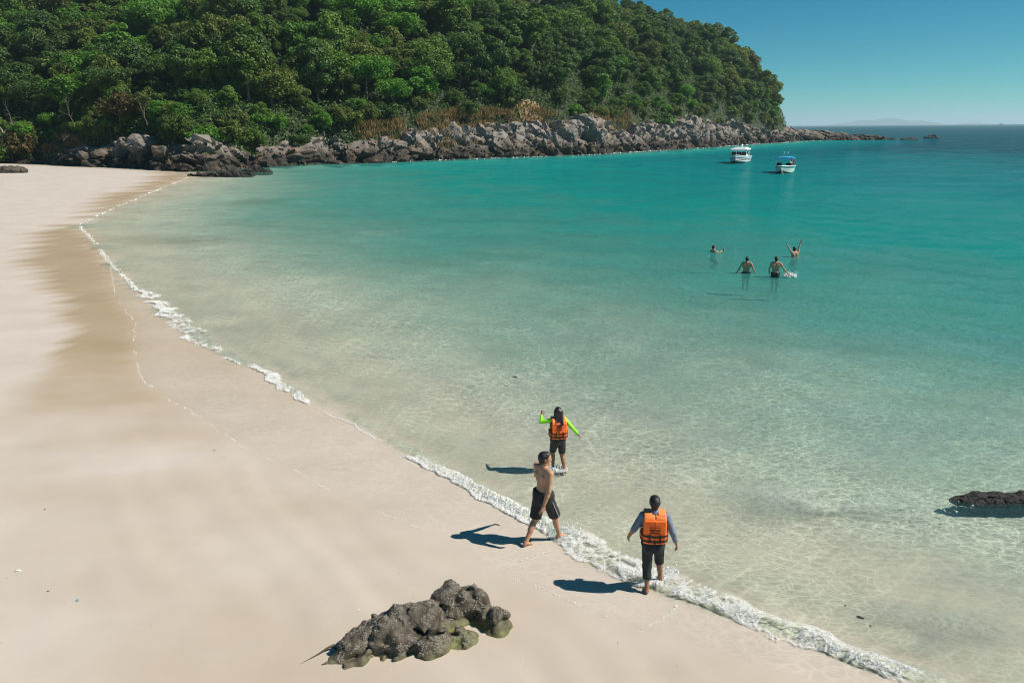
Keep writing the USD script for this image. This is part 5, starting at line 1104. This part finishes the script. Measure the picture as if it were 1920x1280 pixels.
    hf = np.array([sy_ * cp, cy_ * cp, -sp]); hx_ = np.array([cy_, -sy_, 0]); hu = np.cross(hx_, hf)
    at_ = lambda x, y, z: head + hx_ * x + hf * y + hu * z
    hs = 0.95 if female else 1.0
    S.cone(at_(0, -.022, .028), at_(0, .022, .032), 0.086 * hs, 0.084 * hs, 0.02, squash=(hx_, 0.90)); S.cone(at_(0, .035, -.01), at_(0, .050, -.075), 0.062, 0.044, 0.03)
    S.cone(at_(0, .062, -.088), at_(0, .070, -.098), 0.022, 0.02, 0.02)
    S.cone(at_(0, .094, .012), at_(0, .113, -.026), 0.009, 0.014, 0.010); S.cone(at_(-.03, .088, .022), at_(.03, .088, .022), 0.010, 0.010, 0.012)
    S.cone(at_(-.014, .088, -.055), at_(.014, .088, -.055), 0.009, 0.009, 0.008)
    for s_ in (-1, 1):
        S.cone(at_(s_ * .084, -.008, .016), at_(s_ * .080, -.002, -.026), 0.017, 0.011, 0.006, squash=(hx_, 0.6))
    obj('body', xf(S.mesh()), skin, t, smooth=True)
    for s_ in (-1, 1):
        e = trimesh.creation.icosphere(2, 0.0115); e.apply_translation(at_(s_ * .031, .080, .004)); ey = obj('eye', xf(e), 'eye_white', t, smooth=True)
        e = trimesh.creation.icosphere(2, 0.0058); e.apply_translation(at_(s_ * .031, .0875, .004)); obj('pupil', xf(e), 'hair_black', ey, smooth=True)
        obj('eyebrow', xf(tube([at_(s_ * .016, .097, .026), at_(s_ * .032, .096, .031), at_(s_ * .047, .086, .025)], [.003, .004, .002], 6)), hair, t, smooth=True)
    obj('mouth', xf(tube([at_(-.024, .093, -.056), at_(-.008, .099, -.053), at_(.008, .099, -.053), at_(.024, .093, -.056)], [.002, .005, .005, .002], 6)), 'lip', t, smooth=True)
    # hair
    Hs = Shape(head - 0.45, head + 0.25, 0.006)
    cuts = [(at_(0, .052, .055), hf * 0.8 - hu * 0.62), (at_(0, 0, -.07), -hu)]
    for a, b, r_ in ((at_(0, -.024, .034), at_(0, .020, .040), .097 * hs),): Hs.cone(a, b, r_, r_ * .97, 0.0, cut=cuts, squash=(hx_, 0.94))
    if not long_hair: Hs.cone(at_(0, -.045, -.02), at_(0, -.05, -.05), .07, .055, 0.02, cut=[(at_(0, -.02, 0), hf)])
    if long_hair:
        for o_ in (-.06, -.03, 0, .03, .06):
            Hs.cone(at_(o_, -.05, .03), at_(o_ * 1.2, -.115, -.12), .055, .046, 0.02, cut=[(at_(0, .03, 0), hf)]); Hs.cone(at_(o_ * 1.2, -.115, -.12), at_(o_ * 1.45, -.205, -.27 - .03 * math.cos(o_ * 40)), .046, .024, 0.012)
    hm = Hs.mesh(wrinkle=0.004, seed=3, scale=40)
    obj('hair', xf(hm), hair, t, smooth=True)
    for fn_ in clothes: fn_(t, J, xf, dict(fwd=fwd, fwd_p=fwd_p, waist=waist, midS=midS, at=at_), lo, hi)
    return t

def legs_cloth(part, mat, r_hip, r_thigh, r_hem, hems, waist_z=0.04, trim=None, wrinkle=0.006):
    """Trousers or shorts: hems = {'l': t, 'r': t}, t from 0 (hip) to 1 (knee) to 2 (ankle)."""
    def make(t, J, xf, c, lo, hi):
        S = Shape(lo, hi, 0.009); pel = J['pelvis']; hl, hr_ = J['hip_l'], J['hip_r']; mid = (hl + hr_) / 2
        S.cone(pel + (hl - mid) * .75, pel + (hr_ - mid) * .75, r_hip, r_hip, 0.04, squash=(c['fwd_p'], 0.90))
        S.cone(pel + [0, 0, .06] + (hl - mid) * .62, pel + [0, 0, .06] + (hr_ - mid) * .62, r_hip * .97, r_hip * .97, 0.04, squash=(c['fwd_p'], 0.84))
        for s_ in (-0.06, 0.06): S.cone(pel - c['fwd_p'] * .05 + unit(hr_ - hl) * s_ - [0, 0, .06], pel - c['fwd_p'] * .055 + unit(hr_ - hl) * s_ - [0, 0, .08], 0.098, 0.096, 0.05)
        for s_ in 'lr':
            hp, kn, an = J['hip_' + s_], J['knee_' + s_], J['ankle_' + s_]; e = hems[s_]
            if e <= 1:
                q = hp + (kn - hp) * e; S.cone(hp, hp + (kn - hp) * (e + .12), r_thigh, r_hem, 0.03, cut=[(q, kn - hp)])
            else:
                q = kn + (an - kn) * (e - 1); S.cone(hp, kn, r_thigh, r_hem * 1.06, 0.03); S.cone(kn, kn + (an - kn) * (e - 1 + .15), r_hem * 1.05, r_hem, 0.02, cut=[(q, an - kn)])
        S.trim(pel + [0, 0, waist_z + .06], (0, 0, 1.0))
        pp_ = obj(part, xf(S.mesh(wrinkle, 5, 9)), mat, t, smooth=True)
        if trim:
            for s_ in 'lr':
                hp, kn = J['hip_' + s_], J['knee_' + s_]; out = unit(hr_ - hl) * (1 if s_ == 'r' else -1)
                ts = np.linspace(.05, hems[s_] - .02, 10); r_ = r_thigh + (r_hem - r_thigh) * ts
                obj('side_stripe', xf(tube([hp + (kn - hp) * a + out * (b * 1.0 + .004) - c['fwd_p'] * .02 for a, b in zip(ts, r_)], .007, 5)), trim, pp_, smooth=True)
    return make

def sleeves(part, mat, ends, r0=0.066, r1=0.050, torso=True):
    def make(t, J, xf, c, lo, hi):
        S = Shape(lo, hi, 0.009); fwd = c['fwd']; midS = c['midS']; che = J['chest']; sl, sr = J['shoulder_l'], J['shoulder_r']
        if torso:
            for p_, w_, r_ in ((midS - [0, 0, .05], .62, .107), (che, .40, .126), (c['waist'], .28, .12), (J['pelvis'] + [0, 0, .03], .30, .125)):
                S.cone(p_ + (sl - midS) * w_, p_ + (sr - midS) * w_, r_, r_, 0.06, squash=(fwd, 0.74))
            S.cone(J['neck'] - [0, 0, .05], J['neck'] + [0, 0, .012], 0.074, 0.066, 0.03)
        for s_ in 'lr':
            sh, el, wr = J['shoulder_' + s_], J['elbow_' + s_], J['wrist_' + s_]; e = ends[s_]
            S.cone(J['neck'] - [0, 0, .035], sh + (J['neck'] - sh) * .1, 0.056, 0.055, 0.04)
            S.cone(sh, el, r0, r1 * 1.08, 0.03)
            if e > 1: q = el + (wr - el) * (e - 1); S.cone(el, el + (wr - el) * (e - 1 + .2), r1 * 1.06, r1 * .80, 0.015, cut=[(q, wr - el)])
        obj(part, xf(S.mesh(0.006, 8, 16)), mat, t, smooth=True)
    return make

def life_vest(lines, yoke=True, drop=0.0):
    def make(t, J, xf, c, lo, hi):
        right = unit(J['shoulder_r'] - J['shoulder_l']); fwd = c['fwd']; up_ = np.cross(right, fwd); org = c['midS'].copy(); org[2] = 0
        B4 = np.eye(4); B4[:3, 0], B4[:3, 1], B4[:3, 2], B4[:3, 3] = right, fwd, np.array([0, 0, 1.0]), org
        def put(name, m_, mat, smooth=30):
            m_ = m_.copy(); m_.apply_transform(B4); return obj(name, xf(m_), mat, own[0], smooth=smooth)
        own = [t]
        top = J['neck'][2] - 0.015; z0 = J['pelvis'][2] + 0.045 - drop
        mz = (top + z0) / 2; H_ = top - z0
        def pillow(sx, sy, sz, loc, r=0.03, seed=1, tip=0.0):
            m_ = rounded((sx, sy, sz), r).subdivide().subdivide() if sx > .3 else rounded((sx, sy, sz), r).subdivide(); v = np.array(m_.vertices)
            bul = (1 - (2 * v[:, 0] / sx) ** 2) * (1 - (2 * v[:, 2] / sz) ** 2)
            v[:, 1] += np.sign(v[:, 1]) * bul * 0.012 + (fbm(v * 9, 3, seed) - .5) * 0.014
            v[:, 2] -= tip * np.clip(-v[:, 2] / sz, 0, 1) * (1 - np.abs(2 * v[:, 0] / sx))
            m_ = trimesh.Trimesh(v, m_.faces, process=False); m_.apply_translation(loc); return m_
        yb, yf = -0.135, 0.135
        own[0] = put('life_vest', pillow(.372, .060, H_ * .90, (0, yb, z0 + H_ * .46), .026, seed=2, tip=.035), 'vest_orange'); put('seam', tube([(0, yb - .0455, z0 - .01), (.002, yb - .047, z0 + H_ * .45), (0, yb - .038, z0 + H_ * .86)], .004, 5), 'vest_seam')
        for s_ in (-1, 1):
            put('front_panel', pillow(.165, .07, H_ * .80, (s_ * .093, yf, z0 + H_ * .43), seed=4 + s_), 'vest_orange')
            put('side_panel', pillow(.055, .17, .17, (s_ * .190, 0.0, z0 + .10), .024, seed=7 + s_), 'vest_orange')
            v = rounded((.13, .235, .045), .02); v.apply_translation((s_ * .112, .005, top + .018)); put('shoulder_strap', v, 'vest_yoke')
            yk = pillow(.180, .045, H_ * .20, (s_ * .0915, 0, 0), .020, seed=12 + s_); yk.apply_transform(trimesh.transformations.rotation_matrix(-0.55, [1, 0, 0])); yk.apply_translation((0, yb + .030, top - .022)); put('yoke', yk, 'vest_yoke')
        # belts round the vest and the webbing between them
        def belt(z, sag):
            th = np.linspace(0, 2 * np.pi, 65)[:-1]; x = np.sign(np.cos(th)) * np.abs(np.cos(th)) ** .55 * .226; y = np.sign(np.sin(th)) * np.abs(np.sin(th)) ** .55 * .188
            zz = z - sag * np.clip(-np.sin(th), 0, 1) ** 2 * (1 - (x / .23) ** 2)
            r_ = [np.c_[x * f_, y * f_, zz + dz] for f_, dz in ((1, -.015), (1.015, -.015), (1.015, .015), (1, .015), (1, -.015))]
            r_ = [np.vstack([q, q[:1]]) for q in r_]; v, f_ = loft(r_); return trimesh.Trimesh(*meshkit.arrays((v, f_))[:2], process=False)
        zb1, zb2 = z0 + H_ * .335, z0 + H_ * .155
        put('belt', belt(zb1, .012), 'webbing'); put('belt', belt(zb2, .018), 'webbing')
        ybk = yb - .050
        for x_, za, zc_ in ((-.085, zb2 - .035, zb1 + .03), (.085, zb2 - .04, zb1 + .03), (0.0, zb2 - .075, zb2)): put('webbing', box(.024, .016, zc_ - za, (x_, ybk, (za + zc_) / 2)), 'webbing', False)
        put('webbing', box(.022, .012, .20, (.205, -.05, zb1 - .07)), 'webbing', False)
        for txt, x_, zf, hgt in lines:
            m_ = meshkit.text_mesh(txt, hgt, 0.006, bold=True); m_.apply_translation((-m_.bounds[:, 0].mean(), 0, 0)); m_.apply_transform(trimesh.transformations.rotation_matrix(math.pi / 2, [1, 0, 0])); m_.apply_translation((x_, ybk + .008, z0 + H_ * zf)); put('print', m_, 'vest_print', False)
        for zf, n_, x0_, x1_, sd in ([(.66, 9, -.075, .085, 1)] if yoke else []):     # the line of curly script
            g = np.random.default_rng(sd)
            for k, x_ in enumerate(np.linspace(x0_, x1_, n_)):
                a = np.linspace(0, g.uniform(4, 6.2), 9); rr = g.uniform(.007, .010)
                put('print', tube(np.c_[x_ + rr * .8 * np.cos(a + k), np.full(9, ybk + .004), z0 + H_ * zf + rr * 1.3 * np.sin(a + k) + (.004 if k > 6 else 0)], .0022, 4), 'vest_print', False)
    return make

# the shirtless man stepping into the wave
J = dict(pelvis=(0, .01, .93), chest=(0, .02, 1.25), neck=(0, .01, 1.46), head=(.005, .035, 1.605), shoulder_l=(-.185, .035, 1.415), shoulder_r=(.185, -.02, 1.405), elbow_l=(-.29, .12, 1.18), wrist_l=(-.34, .33, 1.06), elbow_r=(.235, -.10, 1.125), wrist_r=(.205, -.19, .885),
         hip_l=(-.092, .0, .89), hip_r=(.092, .02, .89), knee_l=(-.10, -.09, .475), ankle_l=(-.095, -.33, .115), toe_l=(-.10, -.155, .022), knee_r=(.10, .20, .50), ankle_r=(.10, .30, .09), toe_r=(.115, .49, .035), thumb_r=(.3, .9, 0), thumb_l=(.5, .3, .8))
gm = ground_at(1018, 1018)
person('person', 'shirtless person in dark knee-length shorts, stepping from the sand into the foaming wave', J, (gm[0], gm[1], -0.015), math.radians(47), 1.0, 'skin_tan', 'hair_black',
       [legs_cloth('shorts', 'shorts_cloth', 0.140, 0.108, 0.106, {'l': .93, 'r': .93}, trim='shorts_trim', wrinkle=.009)], head_yaw=0.62, head_pitch=0.05, hand={'r': .5, 'l': .6})
# the one in the orange vest and rolled dark trousers
J = dict(pelvis=(0, .0, .93), chest=(0, .02, 1.25), neck=(0, .025, 1.46), head=(.0, .06, 1.605), shoulder_l=(-.19, .0, 1.41), shoulder_r=(.19, .01, 1.41), elbow_l=(-.32, -.01, 1.17), wrist_l=(-.385, .12, .97), elbow_r=(.30, -.02, 1.14), wrist_r=(.375, .06, .90),
         hip_l=(-.092, .0, .89), hip_r=(.092, .01, .89), knee_l=(-.085, .03, .47), ankle_l=(-.08, -.09, .085), toe_l=(-.07, .09, .022), knee_r=(.125, .18, .51), ankle_r=(.165, .20, .115), toe_r=(.185, .38, .07), thumb_r=(.2, .9, 0.2), thumb_l=(-.2, .9, .2))
gm = ground_at(1222, 1110)
person('person', 'person in an orange life vest over a grey blue long-sleeved shirt and rolled dark trousers', J, (gm[0], gm[1] + .05, -0.015), math.radians(6), .93, 'skin_brown', 'hair_black',
       [sleeves('shirt', 'shirt_grey_blue', {'l': 1.12, 'r': 1.86}), legs_cloth('trousers', 'pants_cloth', 0.132, 0.099, 0.074, {'l': 1.55, 'r': 1.18}, wrinkle=.008),
        life_vest([('FORTUNE', 0.0, .52, .027), ('EXPRESS', 0.0, .43, .025), ('NO. 7', .01, .245, .022)])], curl=0.7)
# the smaller one wading in bright green sleeves
J = dict(pelvis=(0, .0, .93), chest=(0, .02, 1.24), neck=(0, .02, 1.44), head=(.01, .05, 1.585), shoulder_l=(-.165, .02, 1.40), shoulder_r=(.165, .0, 1.395), elbow_l=(-.40, .10, 1.36), wrist_l=(-.33, .30, 1.46), elbow_r=(.33, -.06, 1.20), wrist_r=(.50, -.02, .99),
         hip_l=(-.088, .0, .89), hip_r=(.088, .01, .89), knee_l=(-.09, .16, .50), ankle_l=(-.09, .10, .10), toe_l=(-.09, .27, .03), knee_r=(.11, .0, .475), ankle_r=(.13, -.16, .10), toe_r=(.13, .03, .022), thumb_r=(.2, .9, .2), thumb_l=(.8, .2, .6))
gm = ground_at(1046, 887, -0.11)
person('person', 'long-haired person in an orange life vest with bright lime green sleeves, wading in clear shallows', J, (gm[0], gm[1] + .02, -0.115), math.radians(-14), .865, 'skin_brown', 'hair_dark_brown',
       [sleeves('rash_guard', 'sleeve_lime', {'l': 1.85, 'r': 1.88}, 0.060, 0.045, torso=False), sleeves('swim_top', 'swim_black', {'l': 0, 'r': 0}, 0.05, 0.03), legs_cloth('swim_shorts', 'wet_pants', 0.134, 0.106, 0.084, {'l': .86, 'r': .86}, wrinkle=.003),
        life_vest([('FORTUNE', -.01, .62, .024), ('EXPRESS', -.01, .52, .024), ('NO. 2', -.02, .43, .020)], yoke=False, drop=.02)], long_hair=True, female=True, curl=0.5, head_yaw=0.15)

# bathers further out
stand = dict(pelvis=(0, .0, .93), chest=(0, .02, 1.25), neck=(0, .025, 1.46), head=(.0, .04, 1.605), shoulder_l=(-.195, .0, 1.41), shoulder_r=(.195, .0, 1.41), hip_l=(-.092, .0, .89), hip_r=(.092, .0, .89), knee_l=(-.10, .05, .47), ankle_l=(-.10, .0, .085), toe_l=(-.11, .18, .022), knee_r=(.10, .05, .47), ankle_r=(.10, -.05, .085), toe_r=(.11, .13, .022))
def bather(label, u, v_, above, J, heading, clothes, skin='skin_tan', **k):
    """above: how far the top of the head stands out of the water."""
    g = ground_at(u, v_); z = above - (J['head'][2] + 0.115)
    person('person', label, J, (g[0], g[1], z), heading, 1.0, skin, 'hair_black', clothes, h=0.012, **k)
trunks = legs_cloth('swim_trunks', 'swim_black', 0.145, 0.110, 0.112, {'l': .55, 'r': .55}, waist_z=-.01)
bather('bare-backed person standing waist-deep with both arms hanging down, left of the two standing bathers', 1399, 512, .80, dict(stand, elbow_l=(-.33, -.02, 1.15), wrist_l=(-.43, .06, .95), elbow_r=(.33, -.02, 1.15), wrist_r=(.43, .05, .93)), math.radians(20), [trunks])
bather('bare-backed person in black swim trunks standing in the water, right hand making a splash', 1453, 520, .99, dict(stand, elbow_l=(-.29, -.02, 1.13), wrist_l=(-.27, .10, .90), elbow_r=(.36, .02, 1.17), wrist_r=(.57, .08, .93)), math.radians(14), [trunks])
sunk = dict(stand, knee_l=(-.12, .30, .66), ankle_l=(-.12, -.02, .45), toe_l=(-.12, .12, .38), knee_r=(.12, .30, .66), ankle_r=(.12, -.02, .45), toe_r=(.12, .12, .38))
bather('person sunk to the shoulders in the water, holding something white out to the right', 1337, 472, .36, dict(sunk, elbow_l=(-.30, .15, 1.28), wrist_l=(-.25, .40, 1.30), elbow_r=(.26, .24, 1.32), wrist_r=(.22, .50, 1.42), thumb_r=(0, 0, 1)), math.radians(66), [trunks])
wh = np.array([.22, .60, 1.46])
g = ground_at(1337, 472); a = math.radians(66)
t = thing('phone', 'small white object held up by the bather sunk to the shoulders', 'phone', (g[0] + wh[0] * math.cos(a) + wh[1] * math.sin(a), g[1] - wh[0] * math.sin(a) + wh[1] * math.cos(a), .36 - 1.72 + wh[2]), -a)
obj('case', rounded((.12, .03, .18), .012), 'phone_white', t, smooth=30); obj('screen', box(.10, .003, .155, (0, -.0168, 0)), 'boat_glass', t); obj('lens', trimesh.creation.cylinder(.012, .006, transform=trimesh.transformations.translation_matrix((.03, .017, .06)) @ trimesh.transformations.rotation_matrix(math.pi / 2, [1, 0, 0])), 'boat_glass', t)
bather('person chest-deep throwing both arms up, farthest right of the bathers', 1490, 482, .55, dict(sunk, elbow_l=(-.33, .05, 1.62), wrist_l=(-.47, .08, 1.85), elbow_r=(.22, .04, 1.68), wrist_r=(.32, .05, 1.95), head=(-.03, .05, 1.59), thumb_l=(.3, .9, 0), thumb_r=(-.3, .9, 0)), math.radians(-10), [trunks], hand={'l': .15, 'r': .15})

# ------------------------------------------------------------------ small things on the sand and in the shallows
plain('shell_white', (0.62, 0.60, 0.55), 0.5, 0.2, 30.0); plain('leaf_litter', (0.03, 0.025, 0.02), 0.7, 0.4, 20.0); plain('bottle_scrap', (0.30, 0.36, 0.40), 0.15, 0.3, 12.0)
def scrap(name, label, u, v_, size, mat, seed, z=None, cat_='debris'):
    g = ground_at(u, v_); z = sand_at(g[0], g[1]) if z is None else z
    m_ = trimesh.creation.icosphere(3); v = np.array(m_.vertices); v = v * np.array(size) / 2 * (1 + (fbm(v * 2.3, 3, seed) - .5)[:, None] * 1.1)
    m_ = trimesh.Trimesh(v, m_.faces, process=False); m_.apply_transform(trimesh.transformations.rotation_matrix(seed * 1.1, [0, 0, 1])); m_.apply_translation((g[0], g[1], z + size[2] * .3))
    obj(name, m_, mat, smooth=40, label=label, cat=cat_)
scrap('plastic_scrap', 'crumpled white scrap lying on the bare sand near the left edge', 41, 1105, (.085, .05, .035), 'shell_white', 3)
scrap('plastic_scrap', 'bluish scrap on the sand right of the crumpled white one', 153, 1158, (.07, .05, .03), 'bottle_scrap', 4)
scrap('pebble', 'tiny dark pebble on the sand between the two scraps', 97, 1143, (.03, .02, .012), 'leaf_litter', 5, cat_='pebble')
scrap('pebble', 'tiny dark pebble on the sand above the crumpled white scrap', 89, 983, (.026, .022, .014), 'leaf_litter', 6, cat_='pebble')
scrap('pebble', 'tiny dark pebble on the sand just below the yellow wet patch', 403, 857, (.035, .03, .015), 'leaf_litter', 7, cat_='pebble')
scrap('leaf', 'dark leaf on the bottom of the clear shallows at the lower right', 1614, 1150, (.10, .05, .025), 'leaf_litter', 8, cat_='leaf')
scrap('leaf', 'dark speck of leaf above and left of the larger dark leaf in the shallows', 1586, 1127, (.035, .025, .015), 'leaf_litter', 9, cat_='leaf')
scrap('leaf', 'dark speck of leaf below and right of the larger dark leaf in the shallows', 1633, 1166, (.03, .022, .015), 'leaf_litter', 10, cat_='leaf')
scrap('leaf', 'dark leaf drifting on the open shallows above the long-haired wader', 965, 707, (.16, .06, .03), 'leaf_litter', 11, z=0.0, cat_='leaf')
rr_ = np.random.default_rng(33)
uv_ = np.c_[rr_.uniform(0, 1500, 2600), rr_.uniform(520, 1279, 2600)]
pp = gp(uv_); okp = (signed(SWASHED, pp) < -0.1); pp = pp[okp][:420]
zz = np.array([sand_at(*q) for q in pp])
obj('shell_bits', beads(np.c_[pp, zz + .001], 0.0045 * rr_.lognormal(0, .5, len(pp)), rr_), 'shell_white', label='tiny pale shell bits scattered over the bare sand', cat='shells', kind='stuff')
pp = gp(np.c_[rr_.uniform(0, 1300, 1200), rr_.uniform(520, 1279, 1200)]); pp = pp[signed(SWASHED, pp) < -0.1][:170]; zz = np.array([sand_at(*q) for q in pp])
obj('dark_specks', beads(np.c_[pp, zz + .001], 0.004 * rr_.lognormal(0, .5, len(pp)), rr_), 'leaf_litter', label='tiny dark specks of plant debris scattered over the bare sand', cat='debris', kind='stuff')
name_repeats()
#@@NEXT
# ------------------------------------------------------------------ haze
M('haze_look', {'v': ('principled_volume', {'color': (0.62, 0.83, 0.93), 'density': 0.00011, 'anisotropy': 0.2})}, [], surface=None, volume='v.volume')
hb = box(60000, 40000, 226, (3000, 17000, 211 / 2 - 8))
obj('haze', hb, 'haze_look', label='thin sea haze that pales the far horizon', cat='haze', kind='stuff')
